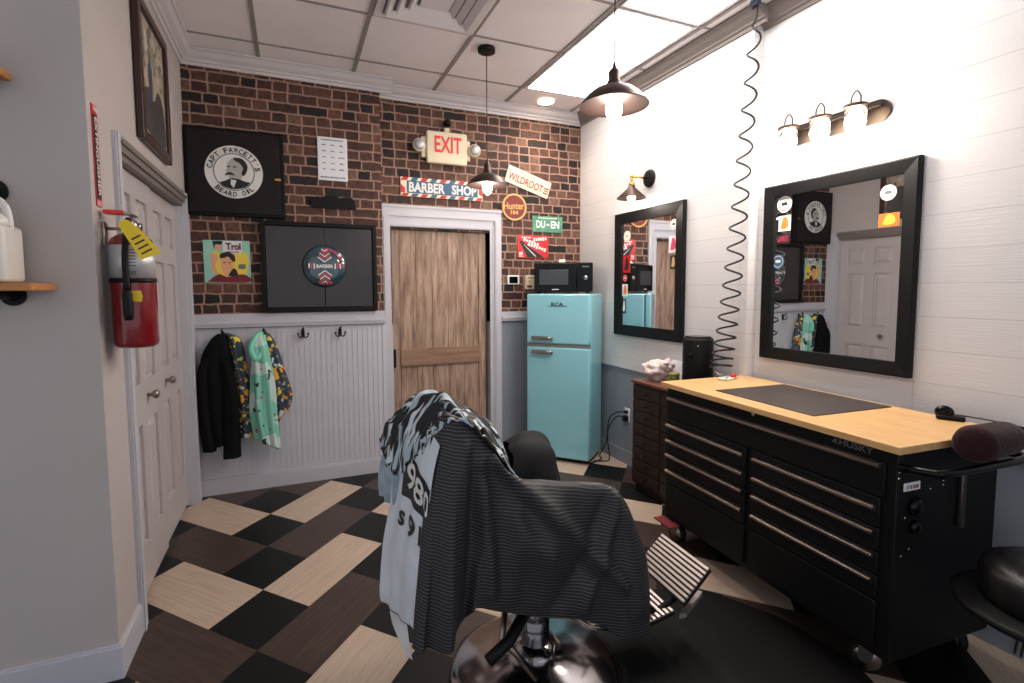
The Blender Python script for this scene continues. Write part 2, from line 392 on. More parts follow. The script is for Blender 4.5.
def face_T(kind, o=(0, 0, 0)):
    """panel frame: local x = right, y = up, z = out of the surface"""
    ax = {'back': ((1, 0, 0), (0, 0, 1), (0, -1, 0)), 'right': ((0, -1, 0), (0, 0, 1), (-1, 0, 0)), 'left': ((0, 1, 0), (0, 0, 1), (1, 0, 0)), 'near': ((1, 0, 0), (0, 0, 1), (0, -1, 0))}[kind]
    T = Matrix((ax[0]+(0,), ax[1]+(0,), ax[2]+(0,), (0, 0, 0, 1))).transposed()
    T.translation = Vector(o); return T
def text_mesh(mb, s, cx, cy, w, h, z=0, t=.002, rot=0, bold=0.0, mi=0, arc=None, condensed=False, T2=None):
    """lettering centred at (cx,cy) of the panel frame, fitted to w x h"""
    cu = bpy.data.curves.new('lettering', 'FONT'); cu.body = s; cu.size = 1; cu.extrude = 0; cu.offset = bold; cu.resolution_u = 3
    ob = bpy.data.objects.new('lettering', cu); C.objects.link(ob)
    dg = bpy.context.evaluated_depsgraph_get(); me = bpy.data.meshes.new_from_object(ob.evaluated_get(dg))
    bpy.data.objects.remove(ob); bpy.data.curves.remove(cu)
    if not me.vertices: return
    xs = [v.co.x for v in me.vertices]; ys = [v.co.y for v in me.vertices]
    x0, x1, y0, y1 = min(xs), max(xs), min(ys), max(ys)
    sx, sy = w/max(x1-x0, 1e-6), h/max(y1-y0, 1e-6)
    if w == 0: sx = sy
    ca, sa = math.cos(rot), math.sin(rot)
    top = []; 
    for v in me.vertices:
        x, y = (v.co.x-(x0+x1)/2)*sx, (v.co.y-(y0+y1)/2)*sy
        p = (cx+x*ca-y*sa, cy+x*sa+y*ca, z+t)
        if T2: p = T2 @ Vector(p)
        top.append(mb.v(p))
    for p in me.polygons: mb.f([top[i] for i in p.vertices], mi)
    bpy.data.meshes.remove(me)
def arc_text(mb, s, cx, cy, r, size, a_mid, span, z, mi=0, flip=False, bold=.02):
    n = len(s)
    for i, ch in enumerate(s):
        if ch == ' ': continue
        k = (i/(n-1)-.5) if n > 1 else 0
        a = a_mid - k*span if not flip else a_mid + k*span
        x, y = cx+r*math.cos(a), cy+r*math.sin(a)
        if ch == "'": x, y = cx+(r+size*.3)*math.cos(a), cy+(r+size*.3)*math.sin(a)
        text_mesh(mb, ch, x, y, size*(.16 if ch == "'" else .35 if ch in 'I1' else .72), size*(.35 if ch == "'" else 1), z, rot=(a-PI/2 if not flip else a+PI/2), bold=bold, mi=mi)

def marks(mb, cx, cy, w, h, z, n=6, rot=0, mi=0):
    """a row of small printed strokes, as small lettering looks from here"""
    ca, sa = math.cos(rot), math.sin(rot); rnd = random.Random(int(abs(cx*1000)+abs(cy*777)))
    for k in range(n):
        x0 = -w/2+w*k/n; x1 = x0+w/n*.72; ya = -h/2*(.6+.4*rnd.random()); yb = h/2*(.6+.4*rnd.random())
        mb.f([mb.v((cx+x*ca-y*sa, cy+x*sa+y*ca, z)) for x, y in ((x0, ya), (x1, ya), (x1+w*.01, yb), (x0+w*.01, yb))], mi)
def crom(p0, p1, p2, p3, t):
    return p1*1.0+(p2-p0)*(.5*t)+(p0*2-p1*5+p2*4-p3)*(.5*t*t)+(p1*3-p0-p2*3+p3)*(.5*t*t*t)
def spline(pts, n):
    pts = [Vector(p) for p in pts]; m = len(pts)-1; out = []
    for i in range(n+1):
        x = i/n*m; k = min(int(x), m-1); t = x-k
        out.append(crom(pts[max(k-1, 0)], pts[k], pts[k+1], pts[min(k+2, m)], t))
    return out
def surf(ctrl, nr, nc):
    rows = [spline(r, nc) for r in ctrl]
    cols = [spline([rows[i][j] for i in range(len(rows))], nr) for j in range(nc+1)]
    return [[cols[j][i] for j in range(nc+1)] for i in range(nr+1)]

# ------------------------------------------------------------------ SETTING
# floor: planks and squares laid on the diagonal
FO = Vector((-.182, 3.211)); FU = Vector((.2075, -.235)); FV = Vector((.2075, .235))
mb = MB()
def cell(a, b, da, db, mi, alongu):
    q = [(a, b), (a+da, b), (a+da, b+db), (a, b+db)]
    P = [FO+FU*x+FV*y for x, y in q]
    cx, cy = sum(p.x for p in P)/4, sum(p.y for p in P)/4
    if not (-3.2 < cx < 3.0 and -2.2 < cy < 4.7): return
    ou = random.random()*9
    mb.f([mb.v((p.x, p.y, 0)) for p in P], mi, False, [((x if alongu else y)*.312+ou, (y if alongu else x)*.312+ou*.7) for x, y in q])
for a in range(-30, 40):
    for b in range(-30, 40):
        s = (a+b) % 6
        if s in (5, 2): cell(a, b, 1, 1, 0, True)
        elif s == 0: cell(a, b, 1, 2, 1 if a % 2 else 2, False)
        elif s == 3: cell(a, b, 2, 1, 1 if b % 2 == 0 else 2, True)
struct(mb, 'floor', [M['blackt'], M['beige'], M['brown']], 'vinyl floor of beige, brown and black tiles laid diagonally')

# ceiling
mb = MB(); mb.box((-3.6, -2.2, ZC+.006), (XN+.2, YR+.2, ZC+.1)); ceil = struct(mb, 'ceiling', M['ceil'], 'suspended ceiling of off-white tiles')
mb = MB()
GX = [-.17+.645*k for k in range(-5, 5)]; GY = [3.89-.655*k for k in range(0, 10)]
for x in GX: mb.box((x-.012, -2.2, ZC-.002), (x+.012, YL+.1, ZC+.006))
for y in GY: mb.box((-3.6, y-.008, ZC), (XF, y+.008, ZC+.006))
gr = mb.build('ceiling_grid', M['grid'], ceil)

# walls
mb = MB(); mb.box((XL-.1, YL, 1.22), (XSTEP, YL+.1, ZC)); mb.box((XSTEP-.003, YL+.001, 1.22), (XSTEP+.001, YR, ZC))
mb.box((XSTEP, YR, 2.0), (XF+.1, YR+.1, ZC)); mb.box((1.64, YR, 1.2), (XF+.1, YR+.1, 2.0)); mb.box((XSTEP, YR, 1.2), (.765, YR+.1, 2.0))
struct(mb, 'wall_back', M['brick'], 'brick back wall above the wainscot')
mb = MB(); mb.box((XL-.1, YL, 0), (XSTEP, YL+.1, 1.22)); mb.box((XSTEP-.02, YL, 0), (XSTEP, YR, 1.22))
for k in range(34):        # bead grooves: raised strips
    x = XL+.03+k*.039
    mb.box((x, YL-.004, .12), (x+.033, YL, 1.22))
struct(mb, 'trim_1', M['bead'], 'pale beadboard wainscot under the brick wall')
mb = MB(); mb.box((1.7, YR, 0), (XF+.1, YR+.1, 1.2)); struct(mb, 'trim_2', M['grey'], 'grey wainscot beside the fridge')
# chair rails
def rail(mb, x0, x1, y, z0, z1):
    mb.box((x0, y-.018, z0+.03), (x1, y, z1)); mb.box((x0, y-.032, z0+.022), (x1, y, z0+.038)); mb.box((x0, y-.024, z0), (x1, y, z0+.024))
mb = MB(); rail(mb, XL, XSTEP+.005, YL, 1.225, 1.322); struct(mb, 'trim_3', M['white'], 'white chair rail above the beadboard')
mb = MB(); rail(mb, 1.75, XF, YR, 1.205, 1.29); struct(mb, 'trim_4', M['white'], 'white chair rail beside the fridge')
mb = MB(); mb.box((XL, YL-.016, 0), (XSTEP, YL, .105)); mb.box((XL, YL-.012, .105), (XSTEP, YL, .118)); struct(mb, 'baseboard_back', M['white'])

# left wall with closet opening
OY0, OY1, OZ = 2.68, 4.06, 2.10
mb = MB(); mb.box((XL-.12, YN, 0), (XL, OY0, ZC)); mb.box((XL-.12, OY0, OZ), (XL, OY1, ZC)); mb.box((XL-.12, OY1, 0), (XL, YL, ZC)); mb.box((XL-.6, YN+.1, 0), (XL-.5, YL+.1, ZC))
struct(mb, 'wall_left', M['wall'], 'painted left wall around the closet doors')
mb = MB(); mb.box((-3.6, YN, 0), (XL-.12, YN+.1, ZC)); struct(mb, 'wall_front_left', M['wall'], 'painted wall carrying the shelves')
mb = MB(); mb.box((-3.6, YN-.015, 0), (XL+.015, YN, .125)); mb.box((-3.6, YN-.01, .125), (XL+.01, YN, .135)); struct(mb, 'baseboard_front_left', M['white'])
mb = MB(); mb.box((XL, YN+.0005, 0), (XL+.015, 2.595, .125)); mb.box((XL, YN+.0005, .125), (XL+.01, 2.595, .135)); struct(mb, 'baseboard_left', M['white'])
mb = MB()
for (a, b) in ((2.595, 2.665), (4.07, 4.19)):
    mb.box((XL, a, 0), (XL+.016, b, 2.15)); mb.box((XL+.016, a+.008, 0), (XL+.022, a+.03, 2.15))
mb.box((XL-.06, 2.667, 0), (XL+.001, OY0+.003, OZ-.02)); mb.box((XL-.06, 4.057, 0), (XL+.001, 4.069, OZ-.02))
struct(mb, 'trim_5', M['white'], 'white casing of the closet opening')
mb = MB(); mb.box((XL, 2.665, 2.085), (XL+.014, 4.07, 2.15)); mb.box((XL, 2.66, 2.115), (XL+.024, 4.08, 2.128)); mb.box((XL-.1, 2.67, 2.06), (XL, 4.06, 2.085)); struct(mb, 'trim_6', M['crown_shade'], 'head casing over the closet doors')  # head casing in the dark moulding colour, shade painted in

def closet_door(name, y0, y1, knob_y, x):
    T = face_T('left', (x, 0, 0)); mb = MB(T)
    z0, z1 = .03, 2.055; t = .035
    # recessed panels framed by raised bevels: full slab a little behind, stiles and rails proud
    mb.box((y0, z0, -t), (y1, z1, -.016))
    W = y1-y0; st = .095; mid = (y0+y1)/2
    rails_ = [(z0, .26), (.84, 1.04), (1.66, 1.76), (1.95, z1)]
    for a, b in ((y0, y0+st), (mid-.05, mid+.05), (y1-st, y1)): mb.box((a, z0, -.016), (b, z1, 0))
    for a, b in rails_: mb.box((y0+st, a, -.016), (mid-.05, b, -.0002)); mb.box((mid+.05, a, -.016), (y1-st, b, -.0002))
    for a, b in ((y0+st, mid-.05), (mid+.05, y1-st)):
        for c_, d_ in ((.26, .84), (1.04, 1.66), (1.76, 1.95)):
            
            o_ = [(a+.018, c_+.018), (b-.018, c_+.018), (b-.018, d_-.018), (a+.018, d_-.018)]; i_ = [(a+.042, c_+.042), (b-.042, c_+.042), (b-.042, d_-.042), (a+.042, d_-.042)]
            A = [mb.v((*p, -.016)) for p in o_]; B = [mb.v((*p, -.003)) for p in i_]; mb.f(B)
            for k in range(4): mb.f([A[k], A[(k+1) % 4], B[(k+1) % 4], B[k]])
    d = mb.build(name, M['door']); d['kind'] = 'structure'; d['label'] = 'white six-panel closet door'
    k = MB(); k.lathe([(r_*.85, h_*.8) for r_, h_ in [(0, 0), (.011, 0), (.011, .022), (.02, .03), (.027, .042), (.025, .055), (.012, .063), (0, .064)]], (x, knob_y, .965), 20, 'x'); k.build('door_handle', M['nickel'], d)
    return d
closet_door('door_1', 2.685, 3.375, 3.10, XL-.038)
closet_door('door_2', 3.385, 4.055, 3.56, XL-.05)

# right wall: far part stands a little proud of the near part
mb = MB(); mb.box((XF, YS, .82), (XF+.15, YR+.1, ZC)); mb.box((XN, -2.2, .82), (XN+.1, YS, ZC))
struct(mb, 'wall_right', M['panel'], 'white panelled right wall')
mb = MB(); mb.box((XF+.012, YS+.012, 0), (XF+.15, YR+.1, .82)); mb.box((XN+.012, -2.2, 0), (XN+.1, YS+.012, .82)); struct(mb, 'trim_7', M['grey'], 'grey lower part of the right wall')
mb = MB(); mb.box((XF, YS, 0), (XF+.012, YR, .115)); mb.box((XN, -2.2, 0), (XN+.012, YS, .115)); struct(mb, 'baseboard_right', M['grey'])

# crown mouldings
CP = [(0, 0), (.012, 0), (.016, .018), (.03, .022), (.034, .034), (.06, .052), (.078, .078), (.092, .084), (.096, .094), (0, .094)]
def crown(mb, a, b, out, z=3.038):
    """a,b: 2D ends on the wall line, out: unit normal into the room"""
    A = [mb.v((a[0]+out[0]*p[0], a[1]+out[1]*p[0], z+p[1])) for p in CP]; B = [mb.v((b[0]+out[0]*p[0], b[1]+out[1]*p[0], z+p[1])) for p in CP]
    n = len(CP); mb.f(A); mb.f(B[::-1])
    for i in range(n): mb.f([A[i], A[(i+1) % n], B[(i+1) % n], B[i]])
mb = MB(); crown(mb, (XL, YL), (XSTEP+.09, YL), (0, -1)); struct(mb, 'trim_8', M['crown'], 'crown moulding over the brick wall, left part')
mb = MB(); crown(mb, (XSTEP, YR), (XF, YR), (0, -1)); crown(mb, (XSTEP, YR), (XSTEP, YL), (1, 0)); struct(mb, 'trim_9', M['crown'], 'crown moulding over the brick wall, right part')
mb = MB(); crown(mb, (XL, YN-.09), (XL, YL), (1, 0)); struct(mb, 'trim_10', M['crown'], 'crown moulding on the left wall')
mb = MB(); crown(mb, (-3.6, YN), (XL+.09, YN), (0, -1)); struct(mb, 'trim_11', M['crown'], 'crown moulding over the shelf wall')
mb = MB(); crown(mb, (XF, YS-.09), (XF, YR), (-1, 0)); struct(mb, 'trim_12', M['crown_shade'], 'crown moulding with painted-in shade on the right wall, far part')
mb = MB(); crown(mb, (XN, -2.2), (XN, YS), (-1, 0)); struct(mb, 'trim_13', M['crown_shade'], 'crown moulding with painted-in shade on the right wall, near part')

# rustic plank door in the back wall
mb = MB()
for a, b in ((.69, .755), (1.68, 1.745)): mb.box((a, YR-.02, 0), (b, YR, 2.1049)); mb.box((a+.01, YR-.027, 0), (a+.022, YR-.02, 2.1))
mb.box((.69, YR-.02, 2.105), (1.745, YR, 2.19)); mb.box((.685, YR-.03, 2.178), (1.75, YR-.02, 2.196))
mb.box((.755, YR-.004, 2.02), (1.68, YR+.0, 2.105)); mb.box((.755, YR-.012, 2.03), (1.68, YR, 2.045))
mb.box((.755, YR, 0), (.765, YR+.12, 2.02)); mb.box((1.64, YR-.008, 0), (1.68, YR+.12, 2.02)); mb.box((.755, YR, 2.01), (1.68, YR+.12, 2.03))
mb.box((1.665, YR-.014, 0), (1.672, YR, 2.02))
struct(mb, 'trim_14', M['white'], 'white casing of the plank door')
mb = MB(); mb.box((.7, YR+.13, 0), (1.8, YR+.16, 2.1)); struct(mb, 'wall_behind_door', M['black'])
dx0, dx1, dy = .768, 1.612, YR+.055
mb = MB()
n = 5; x = dx0+.07
mb.box((dx0, dy-.006, .01), (dx0+.068, dy+.03, 2.0))
for k in range(n):
    wv = (dx1-.065-(dx0+.07))/n
    mb.box((x+.0012, dy, .01), (x+wv-.0012, dy+.03, 2.0), .002); x += wv
mb.box((dx1-.063, dy-.006, .01), (dx1, dy+.03, 2.0))
pd = mb.build('door_3', M['rustic']); pd['kind'] = 'structure'; pd['label'] = 'rustic wooden plank door'
mb = MB(); mb.box((dx0+.069, dy-.018, .835), (dx1-.064, dy+.0, .985), .002); mb.build('cross_rail', M['rusticx'], pd)
mb = MB(); mb.box((dx0-.002, dy-.03, .83), (dx0+.026, dy-.006, .985), .002); mb.box((dx0+.006, dy-.04, .87), (dx0+.018, dy-.03, .95), .002); mb.build('door_handle', M['black'], pd)

# ------------------------------------------------------------------ CEILING THINGS
# air vent
t = thing('ceiling_vent', (.795, 2.9, ZC-.02), 'square stepped air diffuser set in the ceiling grid', 'vent')
x0, x1, y0, y1 = .49, 1.11, 2.59, 3.225
def ring(mb, x0, x1, y0, y1, w, za, zb, mi=0):
    o = [(x0, y0), (x1, y0), (x1, y1), (x0, y1)]; i = [(x0+w, y0+w), (x1-w, y0+w), (x1-w, y1-w), (x0+w, y1-w)]
    O = [mb.v((p[0], p[1], za)) for p in o]; I = [mb.v((p[0], p[1], zb)) for p in i]
    for k in range(4): mb.f([O[k], O[(k+1) % 4], I[(k+1) % 4], I[k]], mi)
mb = MB(); mb.box((x0, y0, ZC-.004), (x1, y1, ZC+.002)); mb.build('back_plate', M['ventd'], t)
for k, (ins, wd) in enumerate(((0, .034), (.058, .034), (.116, .034), (.174, .034))):
    mb = MB(); ring(mb, x0+ins, x1-ins, y0+ins, y1-ins, .012, ZC-.006, ZC-.008) if k == 0 else ring(mb, x0+ins, x1-ins, y0+ins, y1-ins, .006, ZC-.006, ZC-.03)
    o2 = ins+(.012 if k == 0 else .006); ring(mb, x0+o2, x1-o2, y0+o2, y1-o2, wd, ZC-(.008 if k == 0 else .03), ZC-.004); mb.build('louvre', M['vent'], t)
mb = MB(); mb.box((x0+.225, y0+.225, ZC-.02), (x1-.225, y1-.225, ZC-.01), .003); mb.build('centre_plate', M['vent'], t)
# light panels
for (ya, yb, lab) in ((2.59, 3.88, 'long glowing ceiling light panel nearest the brick wall'), (1.28, 2.57, 'glowing ceiling light panel cut by the top edge of the photo')):
    t = thing('ceiling_light_panel', (2.075, (ya+yb)/2, ZC-.01), lab, 'ceiling light')
    mb = MB(); ring(mb, 1.79, 2.37, ya, yb, .02, ZC-.006, ZC-.003); mb.box((1.79, ya, ZC-.003), (2.37, yb, ZC+.004)); mb.build('frame', M['vent'], t)
    mb = MB(); mb.box((1.812, ya+.022, ZC-.008), (2.348, yb-.022, ZC-.0035)); mb.build('lens', M['lens'], t)
# recessed can
t = thing('recessed_light', (2.08, 4.08, ZC-.01), 'small round recessed downlight near the corner', 'ceiling light')
mb = MB(); mb.lathe([(.05, 0), (.075, 0), (.075, .006), (.05, .006), (.05, 0)], (2.08, 4.08, ZC-.008), 32); mb.build('trim_ring', M['vent'], t)
mb = MB(); mb.disc((2.08, 4.08, ZC-.0095), .068, .004, 'z'); mb.build('lens', M['bulb'], t)
li = bpy.data.lights.new('recessed_lamp', 'SPOT'); li.energy = CAN_W; li.spot_size = 2.2; li.spot_blend = .8; li.shadow_soft_size = .05; li.color = (1, .8, .6)
lo = bpy.data.objects.new('recessed_lamp', li); lo.location = (2.08, 4.08, ZC-.02); C.objects.link(lo)

def point(name, loc, wv, r=.03, col=(1, .88, .78)):
    li = bpy.data.lights.new(name, 'POINT'); li.energy = wv; li.shadow_soft_size = r; li.color = col
    lo = bpy.data.objects.new(name, li); lo.location = loc; C.objects.link(lo)
def pendant(x, y, z, lab):
    t = thing('pendant_lamp', (x, y, z-.06), lab, 'pendant lamp', 'pendant lamps')
    mb = MB(); mb.lathe([(0, 0), (.055, 0), (.06, .004), (.06, .028), (0, .028)], (x, y, ZC-.028), 32); mb.build('ceiling_rose', M['black'], t)
    mb = MB(); mb.tube([(x, y, ZC-.02), (x, y, z+.15)], .0032, 8); mb.build('cord', M['cable'], t)
    P = [(.005, .172), (.01, .15), (.018, .142), (.024, .135), (.024, .1), (.03, .094), (.03, .082), (.05, .074), (.085, .058), (.115, .034), (.134, .012), (.141, .0), (.145, -.004), (.141, -.006)]
    mb = MB(); mb.lathe(P+[(.13, .008), (.111, .03), (.082, .052), (.05, .066), (.0, .07)], (x, y, z), 44); sh = mb.build('lamp_shade', M['bronze'], t)
    mb = MB(); mb.lathe([(.138, -.003), (.129, .0075), (.1095, .0285), (.081, .0505), (.05, .064), (0, .068)], (x, y, z-.001), 40); mb.build('shade_lining', M['copper'], sh)
    mb = MB(); mb.lathe([(.014, .06), (.016, .045), (.028, .02), (.035, -.008), (.034, -.034), (.024, -.055), (.01, -.066), (0, -.068)], (x, y, z), 24); mb.build('bulb', M['bulb'], t)
    point('pendant_lamp_light', (x, y, z-.1), PEND_W, .04)
pendant(1.263, 3.366, 2.218, 'small dark dome pendant hanging in front of the brick wall beside the exit sign')
pendant(1.263, 1.85, 2.268, 'nearer bronze dome pendant hanging before the ceiling light panel')

# ------------------------------------------------------------------ BACK WALL THINGS
def wall_T(kind, x, y, z): return face_T(kind, (x, y, z))
B_L = face_T('back', (0, YL, 0)); B_R = face_T('back', (0, YR, 0))

# exit sign
t = thing('exit_sign', (1.238, YR, 2.55), 'cream EXIT sign with two round emergency lamps on the brick', 'exit sign')
mb = MB(B_R); mb.box((1.06, 2.552, .03), (1.412, 2.815, .075), .012); mb.box((1.02, 2.6, .0), (1.45, 2.77, .045), .01); mb.build('body', M['cream'], t)
mb = MB(B_R); text_mesh(mb, 'EXIT', 1.243, 2.708, .235, .135, .076, bold=.02); mb.build('lettering', M['exitred'], t)
for x in (.995, 1.478):
    mb = MB(B_R); mb.lathe([(0, 0), (.03, 0), (.048, .02), (.055, .045), (.05, .06), (0, .066)], (x, 2.685, .03), 24, 'z'); h = mb.build('lamp_head', M['cream'], t)
    mb = MB(B_R); mb.lathe([(.044, .0), (.04, .014), (.02, .022), (0, .024)], (x, 2.685, .095), 24, 'z'); mb.build('lamp_lens', M['silverlab'], h)
t = thing('dome_camera', (1.245, YR, 2.84), 'small black ball camera on a white mount above the exit sign', 'camera')
mb = MB(B_R); mb.box((1.222, 2.822, 0), (1.268, 2.862, .04), .008); mb.build('mount', M['cream'], t)
mb = MB(B_R); mb.ball((1.245, 2.895, .045), .034); mb.build('lens_ball', M['blackg'], t)

# BARBER SHOP sign
t = thing('barber_shop_sign', (1.21, YR, 2.27), 'long enamel BARBER SHOP sign with red, white and blue edge', 'sign')
mb = MB(B_R); mb.box((.848, 2.272, .002), (1.572, 2.43, .012), .003); mb.build('plate', M['ivory'], t)
mb = MB(B_R)
k = 0; x = .85
while x < 1.57:
    for (a, b) in ((2.402, 2.43), (2.272, 2.298)):
        xe = min(x+.05, 1.57); 
        mb.f([mb.v(p) for p in ((x, a, .0128), (xe, a, .0128), (min(xe+.02, 1.572), b, .0128), (min(x+.02, 1.572), b, .0128))], k % 2)
    x += .082; k += 1
mb.f([mb.v(p) for p in ((.85, 2.3, .0128), (.885, 2.3, .0128), (.885, 2.34, .0128), (.85, 2.37, .0128))], 0)
mb.f([mb.v(p) for p in ((1.535, 2.33, .0128), (1.57, 2.31, .0128), (1.57, 2.36, .0128), (1.535, 2.4, .0128))], 0)
mb.build('barber_stripes', [M['signred'], M['teal']], t)
mb = MB(B_R); mb.box((.9, 2.3, .0125), (1.525, 2.402, .0135)); mb.build('name_panel', M['teal'], t)
mb = MB(B_R); text_mesh(mb, 'BARBER', 1.072, 2.351, .31, .082, .014, bold=.035); text_mesh(mb, 'SHOP', 1.4, 2.351, .225, .082, .014, bold=.035); mb.build('lettering', M['white2'], t)

# WILDROOT plate (tilted)
ang = math.radians(-17.5)
T = B_R @ Matrix.Translation((2.02, 2.475, 0)) @ Matrix.Rotation(ang, 4, 'Z')
t = thing('tilted_tin_sign', (2.02, YR, 2.4), 'cream tin sign with red capitals, hung at a tilt on the brick', 'sign')
mb = MB(T); mb.box((-.225, -.078, .004), (.225, .078, .012), .004); mb.build('plate', M['ivory'], t)
mb = MB(T); text_mesh(mb, 'WILDROOT', -.025, -.012, .36, .07, .013, bold=.02); mb.box((.165, .0, .0125), (.215, .014, .0135)); mb.box((.165, -.045, .0125), (.215, -.031, .0135)); mb.build('lettering', M['signred'], t)
mb = MB(T); text_mesh(mb, 'ASK FOR', -.03, .05, .15, .022, .013, bold=.01); mb.box((.165, -.023, .0125), (.215, -.009, .0135)); mb.build('small_lettering', M['green'], t)
# round sign
t = thing('round_tin_sign', (1.877, YR, 2.115), 'round maroon tin sign with gold script on the brick', 'sign')
mb = MB(B_R); mb.disc((1.877, 2.238, .002), .124, .01, 'z', 40); mb.build('plate', M['maroon'], t)
mb = MB(B_R); mb.lathe([(.104, 0), (.122, 0), (.122, .002), (.104, .002), (.104, 0)], (1.877, 2.238, .012), 40, 'z'); mb.build('rim_band', M['gold'], t)
mb = MB(B_R); text_mesh(mb, 'Hunter', 1.872, 2.25, .2, .062, .014, bold=.02, rot=.05); text_mesh(mb, '104', 1.877, 2.192, .075, .036, .014, bold=.03); mb.build('lettering', M['gold'], t)
# green plate
t = thing('green_number_plate', (2.219, YR, 2.02), 'faded green metal number plate on the brick', 'plate')
mb = MB(B_R); mb.box((2.062, 2.026, .002), (2.377, 2.175, .01), .006); mb.build('plate', M['green'], t)
mb = MB(B_R); text_mesh(mb, 'DU', 2.145, 2.098, .09, .07, .011, bold=.03); text_mesh(mb, 'EN', 2.295, 2.098, .09, .07, .011, bold=.03); mb.box((2.205, 2.088, .0105), (2.235, 2.104, .0115)); marks(mb, 2.22, 2.157, .2, .012, .0112, 9); mb.build('lettering', M['paper'], t)
# red road sign
t = thing('red_road_sign', (2.068, YR, 1.78), 'red tin sign with a black road and white lettering', 'sign')
mb = MB(B_R); mb.box((1.908, 1.783, .002), (2.228, 1.993, .01), .004); mb.build('plate', M['signred'], t)
mb = MB(B_R); mb.f([mb.v(p) for p in ((1.925, 1.94, .0112), (1.945, 1.94, .0112), (2.18, 1.79, .0112), (2.01, 1.79, .0112))]); mb.build('road', M['ink'], t)
mb = MB(B_R); marks(mb, 2.0, 1.972, .1, .016, .0115, 5); marks(mb, 2.14, 1.96, .14, .036, .0115, 6, .1); marks(mb, 2.05, 1.93, .17, .03, .0118, 6, -.3); marks(mb, 2.11, 1.885, .2, .034, .0118, 7, -.3)
marks(mb, 1.945, 1.825, .04, .035, .0115, 2); mb.f([mb.v(p) for p in ((1.97, 1.905, .0122), (1.974, 1.905, .0122), (2.1, 1.8, .0122), (2.085, 1.8, .0122))]); mb.box((1.922, 1.795, .0105), (1.968, 1.802, .0115)); mb.build('lettering', M['white2'], t)
# thermostat and card
t = thing('thermostat', (1.862, YR, 1.53), 'small thermostat with black screen beside the door casing', 'thermostat')
mb = MB(B_R); mb.box((1.805, 1.537, 0), (1.925, 1.622, .022), .008); mb.build('body', M['paper'], t)
mb = MB(B_R); mb.box((1.822, 1.55, .022), (1.905, 1.61, .024), .002); mb.build('screen', M['blackg'], t)
t = thing('wall_note', (2.06, YR, 1.49), 'cream card holder with small print behind the microwave', 'card')
mb = MB(B_R); mb.box((1.985, 1.493, 0), (2.14, 1.625, .02), .004); mb.build('card', M['cream'], t)
mb = MB(B_R); marks(mb, 2.06, 1.6, .1, .012, .0212, 6); mb.box((2.02, 1.56, .02), (2.03, 1.575, .0215)); mb.box((2.09, 1.56, .02), (2.1, 1.575, .0215)); mb.box((2.0, 1.51, .02), (2.05, 1.53, .0215)); mb.build('small_print', M['maroon'], t)

# black cabinet with the round moustached portrait logo
t = thing('wall_panel_cabinet', (-.345, YL, 2.015), 'black wall cabinet with a round white badge of a moustached man', 'cabinet')
mb = MB(B_L); mb.box((-.655, 2.02, .002), (-.03, 2.625, .05), .004); mb.build('body', M['black'], t)
mb = MB(B_L); mb.box((-.635, 2.04, .05), (-.06, 2.605, .062), .003); d = mb.build('door', M['blackw'], t)
mb = MB(B_L); mb.box((-.095, 2.285, .062), (-.055, 2.303, .068), .002); mb.build('latch', M['brass'], d)
mb = MB(B_L); bx_, bz_ = -.352, 2.325; mb.disc((bx_, bz_, .062), .182, .003, 'z', 56); bdg = mb.build('badge', M['white2'], t)
mb = MB(B_L); mb.lathe([(.124, 0), (.129, 0), (.129, .001), (.124, .001), (.124, 0)], (bx_, bz_, .065), 48, 'z')
arc_text(mb, "CAPT FAWCETT'S", bx_, bz_, .152, .036, PI/2, 2.75, .066); arc_text(mb, 'BEARD OIL', bx_, bz_, .154, .034, -PI/2, 1.5, .066, flip=True); mb.build('badge_lettering', M['ink'], bdg)
def blob(mb, pts, z, mi=0):
    P = spline(pts+[pts[0]], 40)[:-1]; mb.f([mb.v((p.x, p.y, z)) for p in P], mi)
mb = MB(B_L)
q = lambda L_: [(bx_+a*.124, bz_+b*.124) for a, b in L_]
blob(mb, [(p[0], p[1], 0) for p in q([(-.75, -.62), (-.45, -.5), (-.15, -.35), (.2, -.38), (.55, -.5), (.78, -.55), (.55, -.8), (0, -.96), (-.5, -.85)])], .0662)
blob(mb, [(p[0], p[1], 0) for p in q([(-.02, .8), (.4, .78), (.68, .42), (.6, -.02), (.42, -.2), (.38, .02), (.46, .22), (.3, .5), (.02, .66)])], .0664)
mb.f([mb.v((*p, .067)) for p in q([(-.46, -.14), (-.3, -.02), (-.1, -.04), (.06, -.2), (-.14, -.17), (-.3, -.16), (-.44, -.24)])])
for a, b in ((-.27, .24), (.04, .24)): mb.f([mb.v((*p, .067)) for p in q([(a-.1, b), (a+.1, b+.03), (a+.08, b+.09), (a-.1, b+.07)])])
mb.build('portrait_ink', M['ink'], bdg)
mb = MB(B_L)
blob(mb, [(p[0], p[1], 0) for p in q([(-.34, .48), (-.1, .74), (.3, .72), (.5, .4), (.42, -.08), (.3, -.45), (.02, -.5), (-.04, -.38), (-.26, -.34), (-.33, -.16), (-.36, -.04), (-.46, .02), (-.34, .2)])], .0656); 
mb.build('portrait_face', mat('engraving_grey', (176, 176, 172), .6), bdg)
mb = MB(B_L); mb.f([mb.v((*p, .0672)) for p in q([(-.18, -.42), (.1, -.46), (.02, -.7), (-.05, -.9), (-.2, -.7)])]); mb.build('portrait_shirt', M['white2'], bdg)

